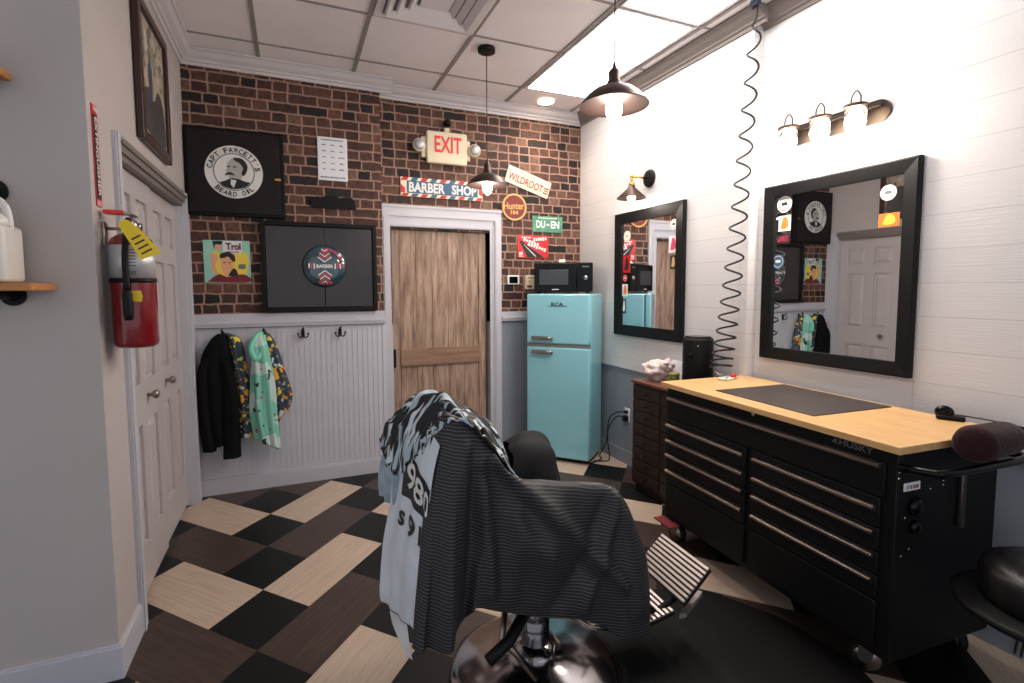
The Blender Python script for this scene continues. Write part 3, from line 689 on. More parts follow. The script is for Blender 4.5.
# black panel with round pin badge
t = thing('double_panel_frame', (.208, YL, 1.33), 'wide black framed panel with a round striped badge, above the rail', 'panel')
mb = MB(B_L)
for a, b in (((-.205, 1.332), (-.175, 2.0)), ((.59, 1.332), (.62, 2.0)), ((-.175, 1.332), (.59, 1.362)), ((-.175, 1.97), (.59, 2.0))): mb.box((*a, .002), (*b, .05), .003)
mb.build('frame', M['black'], t)
for a, b in ((-.173, .23), (.233, .588)):
    mb = MB(B_L); mb.box((a, 1.364, .004), (b, 1.968, .028), .002); mb.build('door', mat('dark_lacquer', (48, 41, 43), .25, var=.1), t)
mb = MB(B_L); cxx, czz = .231, 1.674; mb.lathe([(0, .016), (.1, .013), (.145, .004), (.16, -.006), (.155, -.012), (0, -.012)], (cxx, czz, .042), 48, 'z'); bd = mb.build('round_badge', mat('badge_teal', (36, 66, 76), .12, coat=1, var=.3, vscale=7), t)
mb = MB(B_L)
for s_ in (1, -1):
    for k in range(5):
        o_ = .028+k*.02
        for sx_ in (1, -1):
            w_ = min(.098-o_*.55, .085)
            a0, b0 = (cxx, czz+s_*o_), (cxx+sx_*w_, czz+s_*(o_+w_*.75))
            pts = [a0, b0, (b0[0], b0[1]+s_*.009), (a0[0], a0[1]+s_*.009)]
            pts = [p for p in pts]
            if max(math.hypot(p[0]-cxx, p[1]-czz) for p in pts) < .125: mb.f([mb.v((*p, .0605)) for p in pts], k % 2)
            else:
                w_ *= .6; b0 = (cxx+sx_*w_, czz+s_*(o_+w_*.75)); mb.f([mb.v((*p, .0605)) for p in (a0, b0, (b0[0], b0[1]+s_*.009), (a0[0], a0[1]+s_*.009))], k % 2)
for s_ in (1, -1):
    for k in range(3): mb.f([mb.v((cxx+s_*(.07+k*.018), czz-.02+(k*.004), .0605)), mb.v((cxx+s_*(.08+k*.018), czz-.02, .0605)), mb.v((cxx+s_*(.08+k*.018), czz+.02, .0605)), mb.v((cxx+s_*(.07+k*.018), czz+.02, .0605))], k % 2)
mb.build('badge_chevrons', [M['white2'], M['pink']], bd)
mb = MB(B_L); text_mesh(mb, 'BARBER', cxx, czz, .12, .026, .061, bold=.03); mb.build('badge_lettering', M['white2'], bd)
mb = MB(B_L); [marks(mb, cxx+.128*math.cos(a_), czz+.128*math.sin(a_), .02, .024, .0605, 2, a_-PI/2) for a_ in [math.radians(88-11*k) for k in range(9)]+[-PI/2+.2*k for k in (-1.5, -.5, .5, 1.5)]]; mb.build('badge_script', M['pink'], bd)

# white poster, plaque, Trol poster
t = thing('hairstyle_chart', (.312, YL, 2.325), 'small white framed chart of little drawings on the brick', 'poster')
mb = MB(B_L); mb.box((.205, 2.328, .002), (.42, 2.652, .012), .003); mb.build('sheet', M['paper'], t)
mb = MB(B_L); marks(mb, .312, 2.63, .16, .01, .0126, 14); marks(mb, .312, 2.352, .18, .012, .0126, 15)
for i in range(3):
    for j in range(5):
        x, z = .25+i*.063, 2.59-j*.045; s_ = .012+.008*random.random()*(i+1)*.6
        mb.f([mb.v((x-s_, z-.004, .0126)), mb.v((x, z+.001, .0126)), mb.v((x+s_, z-.004, .0126)), mb.v((x+s_*.5, z+.007, .0126)), mb.v((x-s_*.5, z+.007, .0126))], 0 if random.random() < .5 else 1)
mb.build('drawings', [M['ink'], M['inkg']], t)
mb = MB(B_L)
P = [(.15, 2.118), (.15, 2.15), (.144, 2.165), (.16, 2.19), (.185, 2.2), (.2, 2.205), (.21, 2.196), (.25, 2.207), (.3, 2.212), (.36, 2.2), (.39, 2.206), (.42, 2.2), (.44, 2.205), (.46, 2.19), (.47, 2.16), (.475, 2.12), (.46, 2.116)]
mb.prism(P, .002, .022, 'xy'); 
tag(mb.build('scalloped_plaque', M['black']), 'black scalloped wooden plaque under the white chart', 'plaque', base=(.31, YL, 2.116))
t = thing('vintage_grooming_poster', (-.42, YL, 1.545), 'colourful vintage grooming poster with a dark-haired man', 'poster')
mb = MB(B_L); mb.box((-.572, 1.548, .002), (-.276, 1.85, .01), .002); mb.build('sheet', M['pmint'], t)
X0, Z0, W_, H_ = -.572, 1.548, .296, .302
U = lambda L_: [(X0+a*W_, Z0+b*H_, 0) for a, b in L_]
mb = MB(B_L); blob(mb, U([(.2, .75), (.5, .7), (.9, .72), (.95, .4), (.85, .15), (.5, .12), (.3, .15), (.22, .45)]), .0104); mb.build('yellow_field', M['pyell'], t)
mb = MB(B_L); blob(mb, U([(.06, .02), (.3, .2), (.5, .14), (.85, .2), (.97, .02)]), .0108); mb.build('maroon_band', M['pmar'], t)
mb = MB(B_L); blob(mb, U([(.36, .58), (.4, .62), (.6, .62), (.62, .4), (.56, .2), (.46, .16), (.4, .26), (.36, .42)]), .0112); blob(mb, U([(.24, .95), (.36, .95), (.4, .84), (.36, .78), (.24, .8)]), .0112); blob(mb, U([(.14, .68), (.26, .66), (.3, .56), (.24, .4), (.3, .2), (.18, .25), (.16, .45)]), .011); mb.build('printed_faces', M['skin'], t)
mb = MB(B_L); blob(mb, U([(.34, .58), (.36, .68), (.52, .73), (.66, .64), (.66, .5), (.6, .52), (.52, .62), (.42, .58)]), .0116); blob(mb, U([(.2, .98), (.4, .98), (.38, .9), (.26, .9), (.24, .78)]), .0116); blob(mb, U([(.5, .16), (.62, .34), (.7, .28), (.7, .16)]), .0114)
for a, b in ((.44, .46), (.54, .46)): mb.f([mb.v(tuple(Vector(p)+Vector((0, 0, .0118)))) for p in U([(a-.03, b), (a+.03, b+.01), (a+.03, b+.03), (a-.03, b+.02)])])
mb.build('printed_hair', M['ink'], t)
mb = MB(B_L); blob(mb, U([(.74, .44), (.88, .44), (.88, .34), (.74, .34)]), .0114); mb.build('jar_label', M['inkg'], t)
mb = MB(B_L); mb.box((X0+.42*W_, Z0+.7*H_, .0105), (X0+.82*W_, Z0+.99*H_, .0112)); mb.build('title_field', M['paper'], t)
mb = MB(B_L); text_mesh(mb, 'Trol', X0+.64*W_, Z0+.86*H_, .095, .05, .0114, bold=.04); mb.box((X0+.5*W_, Z0+.72*H_, .0112), (X0+.76*W_, Z0+.74*H_, .0116)); mb.build('title', M['pmar'], t)

# ------------------------------------------------------------------ hooks and hanging clothes
def hook(x, lab):
    z = 1.165; t = MB(B_L)
    t.box((x-.012, z-.03, .004), (x+.012, z+.03, .014), .004)
    for s_ in (1, -1):
        t.tube(spline([(x, z-.012, .012), (x+s_*.012, z-.03, .028), (x+s_*.03, z-.026, .036), (x+s_*.036, z-.004, .038)], 10), .0045, 8); t.ball((x+s_*.036, z, .038), .008, n=10)
    t.tube(spline([(x, z+.01, .012), (x, z+.014, .035), (x, z+.035, .052)], 8), .005, 8); t.ball((x, z+.04, .054), .009, n=10)
    tag(t.build('coat_hook', M['black']), lab, 'coat hook', 'double coat hooks on the beadboard', base=(x, YL, z-.03))
hook(-.472, 'black double coat hook holding the black hooded jacket')
hook(-.206, 'black double coat hook holding the mint apron')
hook(.063, 'empty black coat hook nearer to the hanging aprons')
hook(.332, 'empty black coat hook nearer to the plank door')

def drape(levels, nfold, amp, ph, n=56, rows=44, cy=YL-.07, T=None, bot=None):
    """a gathered hanging garment: closed tube; levels = (z, centre x, half width, half depth)"""
    L_ = spline([(l[1], l[2], l[3]) for l in levels], rows); Z_ = spline([(l[0], 0, 0) for l in levels], rows)
    P = []
    for i in range(rows+1):
        f_ = i/rows; row = []
        c, hw, hd = L_[i]; z = Z_[i].x
        for j in range(n):
            a = 2*PI*j/n
            rr = 1+amp*min(1, f_*2.2)*math.sin(nfold*a+ph+1.3*math.sin(3*f_+ph))+.5*amp*math.sin((nfold*2+1)*a+ph*2)*f_
            zz = z+(bot(math.cos(a)) if bot else 0)*max(0, f_-.75)*4
            row.append((c+hw*rr*math.cos(a), cy+hd*rr*math.sin(a)*(1.0)-.0, zz))
        P.append(row)
    return P
def garment(name, P, m, parent):
    mb = MB(); n = len(P[0]); V = mb.grid(P, lambda i, j: (j/n, i/len(P)), closed=True)
    mb.f(V[0]); mb.f(V[-1]); return mb.build(name, m, parent)
t = thing('hooded_jacket', (-.5, YL-.06, .3), 'black hooded jacket hanging on the leftmost hook', 'jacket')
body = garment('body', drape([(1.185, -.478, .02, .02), (1.15, -.49, .05, .035), (1.05, -.51, .085, .045), (.93, -.515, .1, .05), (.7, -.51, .112, .05), (.5, -.505, .112, .05), (.385, -.5, .112, .045)], 7, .1, .4, bot=lambda c: .03*c), M['jacket'], t)
garment('sleeve', drape([(1.02, -.56, .03, .03), (.93, -.595, .034, .035), (.7, -.598, .038, .035), (.5, -.588, .04, .035), (.35, -.575, .04, .03)], 4, .1, 1.0, n=28, cy=YL-.09), M['jacket'], t)
garment('sleeve', drape([(1.0, -.46, .03, .03), (.8, -.43, .042, .04), (.55, -.432, .05, .04), (.29, -.44, .056, .035)], 5, .1, 2.0, n=28, cy=YL-.1), M['jacket'], t)
t = thing('patterned_cape', (-.37, YL-.06, .4), 'dark cape with yellow print hanging beside the black jacket', 'cape')
garment('cloth', drape([(1.19, -.45, .015, .015), (1.16, -.41, .035, .03), (1.1, -.385, .04, .035), (.95, -.37, .04, .035), (.7, -.345, .04, .035), (.5, -.335, .045, .035), (.42, -.335, .042, .03)], 6, .14, .2, n=40, cy=YL-.06), M['pat'], t)
t = thing('mint_apron', (-.23, YL-.06, .35), 'mint green printed apron hanging knotted on the second hook', 'apron')
garment('cloth', drape([(1.17, -.225, .02, .02), (1.1, -.235, .05, .04), (1.0, -.23, .055, .045), (.8, -.225, .07, .05), (.6, -.222, .075, .05), (.36, -.2, .075, .04)], 6, .2, .9, n=64, bot=lambda c: -.05*c, cy=YL-.095), M['mint'], t)
mb = MB(); mb.tube(spline([(-.208, YL-.05, 1.18), (-.25, YL-.1, 1.16), (-.285, YL-.12, 1.08), (-.26, YL-.13, 1.0), (-.22, YL-.12, 1.05), (-.2, YL-.1, 1.17)], 30), [.012+.01*math.sin(PI*i/30) for i in range(31)], 10); mb.build('tie', mat('mint_tie', (120, 214, 184), .7), t)
t = thing('patterned_cape', (-.13, YL-.06, .55), 'dark cape with yellow print hanging behind the mint apron, flaring right', 'cape')
garment('cloth', drape([(1.2, -.2, .015, .015), (1.12, -.165, .03, .03), (1.0, -.14, .04, .035), (.85, -.115, .05, .035), (.7, -.09, .06, .035), (.55, -.1, .045, .03)], 6, .16, 1.7, n=40, cy=YL-.055, bot=lambda c: .06*c), M['pat'], t)

# ------------------------------------------------------------------ LEFT WALL THINGS
LW = face_T('left', (XL, 0, 0))
t = thing('framed_picture', (XL, 3.29, 2.23), 'dark wood framed photo high on the left wall', 'picture')
TP = LW @ Matrix.Translation((3.29, 2.57, .0))
mb = MB(TP); a, b = .31, .345
for p, q_ in (((-a, -b), (-a+.05, b)), ((a-.05, -b), (a, b)), ((-a+.05, -b), (a-.05, -b+.05)), ((-a+.05, b-.05), (a-.05, b))): mb.box((*p, .004), (*q_, .035), .005)
mb.build('frame', M['framew'], t)
mb = MB(TP); mb.box((-a+.05, -b+.05, .01), (a-.05, b-.05, .018)); mb.build('photograph', M['photo'], t)
mb = MB(TP); mb.lathe([(0, 0), (.02, .0), (.03, .03), (.045, .05), (.05, .12), (.04, .16), (.02, .18), (0, .185)], (-.05, .0, .0), 16, 'y'); mb.bm.clear() if False else None
mb.bm.free()
mb = MB(TP); blob(mb, [(-.09, -.02, 0), (-.1, .06, 0), (-.07, .1, 0), (-.07, .15, 0), (-.04, .15, 0), (-.04, .1, 0), (-.01, .06, 0), (-.02, -.02, 0), (-.03, -.12, 0), (-.08, -.12, 0)], .0185); mb.build('printed_figure', mat('photo_blue', (60, 70, 92), .5), t)
mb = MB(TP); blob(mb, [(-.2, -.27, 0), (-.2, -.1, 0), (-.1, -.04, 0), (0, -.08, 0), (.1, .0, 0), (.2, -.05, 0), (.22, -.27, 0)], .0183); mb.build('printed_ground', mat('photo_dark', (70, 66, 66), .5, var=.3, vscale=12), t)

t = thing('extinguisher_wall_sign', (XL, 2.395, 1.8), 'narrow vertical red EXTINGUISHER sign above the red extinguisher', 'sign')
mb = MB(LW); mb.box((2.37, 1.812, .001), (2.43, 2.185, .003)); mb.build('plate', M['signred'], t)
mb = MB(LW); mb.box((2.377, 1.84, .0032), (2.423, 2.15, .0038)); mb.build('black_band', M['ink'], t)
mb = MB(LW); text_mesh(mb, 'EXTINGUISHER', 2.4, 1.995, .29, .026, .004, rot=-PI/2, bold=.02)
for k in range(3): mb.f([mb.v((2.377+k*.016, 1.814, .004)), mb.v((2.386+k*.016, 1.814, .004)), mb.v((2.381+k*.016, 1.834, .004)), mb.v((2.375+k*.016, 1.834, .004))])
text_mesh(mb, 'FIRE', 2.4, 2.168, .04, .018, .004, bold=.02); mb.build('lettering', M['white2'], t)

ex, ey = -.572, 2.43
t = thing('fire_extinguisher', (ex, ey, 1.27), 'red fire extinguisher with yellow tag mounted on the left wall', 'fire extinguisher')
mb = MB(); mb.lathe([(0, .0), (.058, .0), (.07, .008), (.074, .02), (.074, .395), (.066, .42), (.045, .436), (.022, .445), (.022, .46), (0, .46)], (ex, ey, 1.275), 40); cyl = mb.build('cylinder', M['red'], t)
mb = MB(); mb.lathe([(.0745, .27), (.0752, .27), (.0752, .395), (.0745, .395)], (ex, ey, 1.275), 40); lb0 = mb.build('silver_label', M['silverlab'], cyl)
mb = MB(face_T('back', (ex, ey-.0758, 1.275)))
for k in range(6): mb.box((.002, .375-.012*k, .0), (.028, .379-.012*k, .0006))
for k in range(3): mb.box((.0+.01*k, .282, 0), (.007+.01*k, .296, .0006))
mb.build('label_print', M['inkg'], lb0)
mb = MB(); mb.lathe([(.0745, .252), (.0765, .252), (.0765, .268), (.0745, .268)], (ex, ey, 1.275), 40); mb.build('strap', M['black'], t)
mb = MB(); mb.lathe([(0, .44), (.024, .44), (.026, .46), (.022, .49), (.012, .5), (0, .5)], (ex, ey, 1.275), 20); mb.box((ex-.013, ey-.03, 1.74), (ex+.013, ey+.06, 1.765), .004); mb.build('valve', M['chrome'], t)
mb = MB(); mb.box((ex-.01, ey-.05, 1.785), (ex+.01, ey+.07, 1.795), .003); mb.tube([(ex, ey+.02, 1.765), (ex, ey+.03, 1.79)], .006); mb.box((ex-.01, ey-.05, 1.756), (ex+.01, ey+.075, 1.764), .003); mb.build('lever', M['steel'], t)
mb = MB(); mb.box((ex-.075, ey-.045, 1.786), (ex-.01, ey+.0, 1.802), .004); mb.build('safety_pin_tab', M['exitred'], t)
mb = MB(); mb.lathe([(0, 0), (.018, 0), (.018, .01), (0, .01)], (ex+.02, ey+.02, 1.745), 20, 'x'); mb.build('gauge', M['chrome'], t)
mb = MB(); mb.tube(spline([(ex, ey-.025, 1.755), (ex+.01, ey-.075, 1.76), (ex+.01, ey-.1, 1.72), (ex, ey-.098, 1.62), (ex, ey-.096, 1.5)], 24), .011, 12); mb.build('hose', M['rubber'], t)
mb = MB(); mb.lathe([(0, 0), (.012, 0), (.016, .02), (.016, .1), (.011, .115), (0, .115)], (ex, ey-.096, 1.385), 16); mb.build('nozzle', M['rubber'], t)
TT = Matrix.Translation((ex+.03, ey-.02, 1.76)) @ Matrix.Rotation(math.radians(-24), 4, 'Z') @ Matrix.Rotation(math.radians(-38), 4, 'Y')
mb = MB(TT); mb.prism([(0, -.012), (.02, -.035), (.13, -.035), (.13, .035), (.02, .035), (0, .012)], -.09, -.0885, 'xy')
mb.bm.free()
TT = face_T('back', (ex+.0, ey-.112, 1.755)) @ Matrix.Rotation(math.radians(32), 4, 'Z')
mb = MB(TT); mb.prism([(-.01, .0), (-.02, -.012), (-.022, -.05), (-.03, -.15), (.04, -.16), (.03, -.05), (.02, -.012), (.01, 0)], 0, .0015, 'xy'); tg = mb.build('inspection_tag', M['yellow'], t)
mb = MB(TT)
for k in range(4): mb.box((-.014-k*.001, -.07-k*.02, .0016), (.02+k*.001, -.076-k*.02, .0022))
mb.build('tag_print', M['ink'], tg)
mb = MB(); 
bx2 = face_T('back', (ex+.02, ey-.0745, 1.475)); mb = MB(bx2 @ Matrix.Rotation(0, 4, 'Z')); mb.prism([(-.022, -.015), (.02, -.022), (.024, .0), (.018, .022), (-.018, .02)], 0.002, .004, 'xy'); mb.build('yellow_sticker', M['yellow'], cyl)
mb = MB(); mb.box((XL+.0, ey-.02, 1.67), (XL+.01, ey+.02, 1.76), .003); mb.tube([(XL+.01, ey, 1.735), (ex-.02, ey, 1.735)], .006); mb.build('wall_bracket', M['steel'], t)

# shelves on the near-left wall
def shelf(z, xr, lab, up, flx):
    t = thing('wall_shelf', (xr-.4, YN, z), lab, 'shelf', 'pine shelves on black pipe brackets')
    mb = MB(); mb.box((xr-1.0, YN-.2, z-.026), (xr, YN-.003, z), .003); mb.build('board', M['shelfw'], t)
    for x in (flx, flx-.7):
        zf = z-.042
        mb = MB(); mb.disc((x, YN-.008, zf), .036, .008, 'y', 28); mb.lathe([(.014, 0), (.02, 0), (.017, -.02), (.014, -.02)], (x, YN-.008, zf), 20, 'y'); mb.tube([(x, YN-.01, zf), (x, YN-.19, zf)], .013, 14); mb.ball((x, YN-.19, zf), .017, n=12); mb.tube([(x, YN-.185, zf), (x, YN-.185, z-.027)], .013, 12)
        mb.build('pipe_bracket', M['black'], t); mb = MB()
        if up: mb.disc((x-.035, YN-.008, z+.315), .042, .008, 'y', 28); mb.tube(spline([(x-.035, YN-.01, z+.315), (x-.035, YN-.1, z+.315), (x-.08, YN-.11, z+.3), (x-.2, YN-.11, z+.29)], 12), .012, 12); mb.build('pipe_rail', M['black'], t)
        else: mb.bm.free()
    return t
shelf(1.523, -.775, 'honey pine shelf holding the white jug, on a black pipe bracket', True, -.895)
shelf(2.235, -.86, 'upper honey pine shelf at the top left edge', False, -.93)
jx, jy, jz = -.905, YN-.1, 1.523
t = thing('white_jug', (jx, jy, jz), 'white plastic gallon jug with handle on the pine shelf', 'jug')
mb = MB(); mb.box((jx-.075, jy-.07, jz+.001), (jx+.06, jy+.07, jz+.19), .016, seg=3); mb.lathe([(.068, .185), (.06, .21), (.03, .25), (.02, .262), (.02, .275), (0, .275)], (jx-.008, jy, jz), 28); mb.build('bottle', M['milk'], t)
mb = MB(); mb.tube(spline([(jx+.05, jy, jz+.17), (jx+.045, jy, jz+.24), (jx+.02, jy, jz+.275), (jx-.01, jy, jz+.25)], 16), .012, 10); mb.build('handle', M['milk'], t)
mb = MB(); mb.lathe([(0, .27), (.023, .27), (.023, .295), (0, .295)], (jx-.008, jy, jz), 20); mb.build('cap', M['milk'], t)
mb = MB(); mb.box((jx-.06, jy-.0715, jz+.07), (jx+.022, jy-.07, jz+.13)); mb.build('label', M['framew'], t)

# ------------------------------------------------------------------ FRIDGE + MICROWAVE (set across the corner)
fo = Vector((1.872, 4.036, 0)); fa = Vector((.382, -.427, 0)).normalized(); fd = Vector((-fa.y, fa.x, 0))
FT = Matrix(((fa.x, fd.x, 0, fo.x), (fa.y, fd.y, 0, fo.y), (0, 0, 1, 0), (0, 0, 0, 1)))
FW = .573
t = thing('refrigerator', tuple(fo+fa*FW/2+fd*.2), 'retro pale aqua two-door fridge set across the corner', 'fridge')
mb = MB(FT); mb.box((.004, .06, .03), (FW-.004, .395, 1.452), .012); mb.build('body', M['aqua'], t)
mb = MB(FT); mb.box((.02, .05, .0), (FW-.02, .38, .03)); mb.build('plinth', M['black'], t)
mb = MB(FT); mb.box((.01, .052, .04), (FW-.01, .062, 1.445)); mb.build('gasket', M['aquad'], t)
fz = MB(FT); fz.box((0, 0, 1.022), (FW, .052, 1.455), .016, seg=3); d1 = fz.build('freezer_door', M['aqua'], t)
fz = MB(FT); fz.box((0, 0, .035), (FW, .052, 1.0), .016, seg=3); d2 = fz.build('fridge_door', M['aqua'], t)
mb = MB(FT); mb.box((.005, .004, 1.001), (FW-.005, .05, 1.02)); mb.build('door_trim_strip', M['steel'], t)
for z, dd in ((1.075, d1), (.955, d2)):
    mb = MB(FT); mb.box((.055, -.03, z-.017), (.25, -.012, z+.017), .007); mb.box((.06, -.014, z-.014), (.085, .0, z+.014)); mb.box((.22, -.014, z-.014), (.245, .0, z+.014)); mb.build('handle', M['chrome'], dd)
FP = Matrix(((fa.x, 0, -fd.x, fo.x), (fa.y, 0, -fd.y, fo.y), (0, 1, 0, 0), (0, 0, 0, 1)))
mb = MB(FP); text_mesh(mb, 'RCA', .285, 1.366, .11, .032, .002, bold=.02); mb.box((.2, 1.349, .0005), (.37, 1.3525, .003)); mb.build('name_badge', M['chart'], d1)
mz = 1.462
ma = Vector((.875, -.485, 0)).normalized(); md = Vector((-ma.y, ma.x, 0)); mo = Vector((2.165, 3.86, 0))-ma*.33
KT = Matrix(((ma.x, md.x, 0, mo.x), (ma.y, md.y, 0, mo.y), (0, 0, 1, 0), (0, 0, 0, 1)))
KP = Matrix(((ma.x, 0, -md.x, mo.x), (ma.y, 0, -md.y, mo.y), (0, 1, 0, 0), (0, 0, 0, 1)))
t = thing('microwave', tuple(mo+ma*.28+md*.17+Vector((0, 0, mz))), 'black microwave oven on top of the aqua fridge', 'microwave')
mb = MB(KT); mb.box((.055, .025, mz+.008), (FW-.012, .345, mz+.262), .008); mb.build('body', M['black'], t)
mb = MB(KT)
for x in (.09, FW-.05):
    for y in (.06, .3): mb.lathe([(0, -.0), (.012, 0), (.012, .012), (0, .012)], (x, y, mz-.002), 12)
mb.build('feet', M['rubber'], t)
mb = MB(KT); mb.box((.058, .008, mz+.012), (.42, .026, mz+.258), .006); dm = mb.build('door', M['blackg'], t)
mb = MB(KT); mb.box((.1, .005, mz+.07), (.35, .009, mz+.2), .002); mb.build('window', M['screen'], dm)
mb = MB(KT); mb.box((.423, .01, mz+.012), (FW-.014, .026, mz+.258), .004); cp = mb.build('control_panel', M['blackg'], t)
mb = MB(KP); marks(mb, .5, mz+.225, .06, .012, -.0085, 4); mb.build('display_digits', mat('display_green', (90, 120, 110), .4), cp)
mb = MB(KT); mb.lathe([(.0, -.012), (.018, -.01), (.02, .0), (0, .0)], (.5, .01, mz+.13), 20, 'y'); mb.build('dial', M['steel'], cp)
mb = MB(KP); marks(mb, .24, mz+.03, .06, .009, -.0065, 6); mb.build('name_print', M['paper'], dm)
mb = MB(KT); mb.box((.265, .12, mz+.263), (.325, .18, mz+.29), .008); mb.lathe([(.03, 0), (.028, .006), (0, .008)], (.295, .15, mz+.289), 16)
tag(mb.build('round_tin', M['milk']), 'small white tin on top of the microwave', 'tin', base=tuple(mo+ma*.3+md*.16+Vector((0, 0, mz+.263))))

# ------------------------------------------------------------------ RIGHT WALL THINGS
def wall_mirror(xw, y0, y1, z0, z1, fwid, lab):
    T = face_T('right', (xw, 0, 0))
    t = thing('wall_mirror', (xw, (y0+y1)/2, z0), lab, 'mirror')
    mb = MB(T); a, b = -y1, -y0
    O = [(a, z0), (b, z0), (b, z1), (a, z1)]; I = [(a+fwid, z0+fwid), (b-fwid, z0+fwid), (b-fwid, z1-fwid), (a+fwid, z1-fwid)]
    for (P, za, Q, zb) in ((O, .002, O, .03), (O, .03, [(p[0]+(.008 if p[0] == a else -.008), p[1]+(.008 if p[1] == z0 else -.008)) for p in O], .034), ([(p[0]+(.008 if p[0] == a else -.008), p[1]+(.008 if p[1] == z0 else -.008)) for p in O], .034, I, .024), (I, .024, I, .004)):
        A = [mb.v((*p, za)) for p in P]; B = [mb.v((*p, zb)) for p in Q]
        for k in range(4): mb.f([A[k], A[(k+1) % 4], B[(k+1) % 4], B[k]])
    mb.build('frame', M['black'], t)
    mb = MB(T); mb.box((a+fwid-.004, z0+fwid-.004, .004), (b-fwid+.004, z1-fwid+.004, .01)); mb.build('mirror_glass', M['mirror'], t)
    return t, T
m1, T1 = wall_mirror(XF, 2.857, 3.695, 1.108, 2.123, .085, 'smaller-looking black framed mirror beside the fridge')
m2, T2_ = wall_mirror(XN, 1.428, 2.26, 1.077, 2.10, .068, 'large black framed mirror above the tool chest')
def sticker(par, T, kind, y, z, w, h, c1, c2, txt=None):
    mb = MB(T)
    if kind == 'round': mb.disc((-y, z, .0102), w/2, .0006, 'z', 28)
    else: mb.box((-y-w/2, z-h/2, .0102), (-y+w/2, z+h/2, .0108))
    s_ = mb.build('sticker', c1, par)
    mb = MB(T)
    if kind == 'round':
        mb.lathe([(w*.36, 0), (w*.4, 0), (w*.4, .0003), (w*.36, .0003), (w*.36, 0)], (-y, z, .0109), 24, 'z'); mb.box((-y-w*.2, z-w*.08, .0109), (-y+w*.2, z+w*.12, .0113))
    elif txt is None: blob(mb, [(-y-w*.3, z-h*.3, 0), (-y, z-h*.36, 0), (-y+w*.3, z-h*.2, 0), (-y+w*.22, z+h*.3, 0), (-y-w*.1, z+h*.36, 0)], .0112)
    if txt: text_mesh(mb, txt, -y, z, w*.8, h*.6, .0112, bold=.02)
    mb.build('sticker_print', c2, s_)
sticker(m2, T2_, 'round', 2.135, 1.985, .095, .095, M['white2'], M['ink'])
sticker(m2, T2_, 'rect', 2.13, 1.875, .08, .09, M['white2'], M['orange'])
sticker(m2, T2_, 'rect', 2.135, 1.785, .085, .055, M['ink'], M['pink'], 'LAYRITE')
sticker(m2, T2_, 'round', 2.165, 1.655, .085, .085, M['teal'], M['white2'])
sticker(m2, T2_, 'round', 1.57, 1.955, .075, .075, M['white2'], M['inkg'])
sticker(m2, T2_, 'rect', 1.562, 1.825, .095, .065, M['orange'], M['pyell'])
sticker(m1, T1, 'round', 3.545, 1.93, .09, .11, M['white2'], M['gold'])
sticker(m1, T1, 'rect', 3.545, 1.70, .1, .14, M['signred'], M['ink'])
sticker(m1, T1, 'round', 3.565, 1.585, .06, .06, M['signred'], M['white2'])
sticker(m1, T1, 'rect', 3.565, 1.485, .075, .1, M['paper'], M['orange'])
sticker(m1, T1, 'rect', 3.575, 1.35, .05, .12, M['ink'], M['paper'])
sticker(m1, T1, 'round', 2.98, 1.965, .075, .08, M['white2'], M['ink'])
sticker(m1, T1, 'rect', 2.985, 1.82, .09, .12, M['white2'], M['pink'])
sticker(m1, T1, 'rect', 2.98, 1.69, .06, .1, M['ink'], M['gold'])

# sconce over the smaller mirror
sy_, sz_ = 3.275, 2.35
t = thing('wall_sconce', (XF, sy_, sz_), 'black cone wall lamp on a brass arm above the smaller mirror', 'wall lamp')
mb = MB(); mb.lathe([(0, 0), (.068, 0), (.066, -.014), (.05, -.02), (0, -.02)], (XF, sy_, sz_), 36, 'x'); mb.build('back_plate', M['black'], t)
sx_ = 2.405
mb = MB(); mb.tube([(XF-.02, sy_, sz_), (sx_, sy_, sz_)], .007, 12); mb.ball((sx_, sy_, sz_), .013, n=12); mb.tube([(sx_, sy_, sz_), (sx_, sy_, 2.3)], .009, 12); mb.lathe([(.0, 0), (.022, 0), (.022, .035), (.012, .045), (0, .045)], (sx_, sy_, 2.265), 20); mb.build('arm', M['brass'], t)
mb = MB(); mb.lathe([(.022, .1), (.026, .1), (.028, .08), (.112, .005), (.112, 0), (.108, 0), (.024, .075), (.022, .1)], (sx_, sy_, 2.185), 36); mb.build('lamp_shade', M['bronze'], t)
mb = MB(); mb.lathe([(.012, .075), (.018, .05), (.03, .02), (.031, 0), (.022, -.022), (0, -.03)], (sx_, sy_, 2.185), 20); mb.build('bulb', M['bulb'], t)
point('sconce_light', (sx_, sy_, 2.13), SCONCE_W, .03)

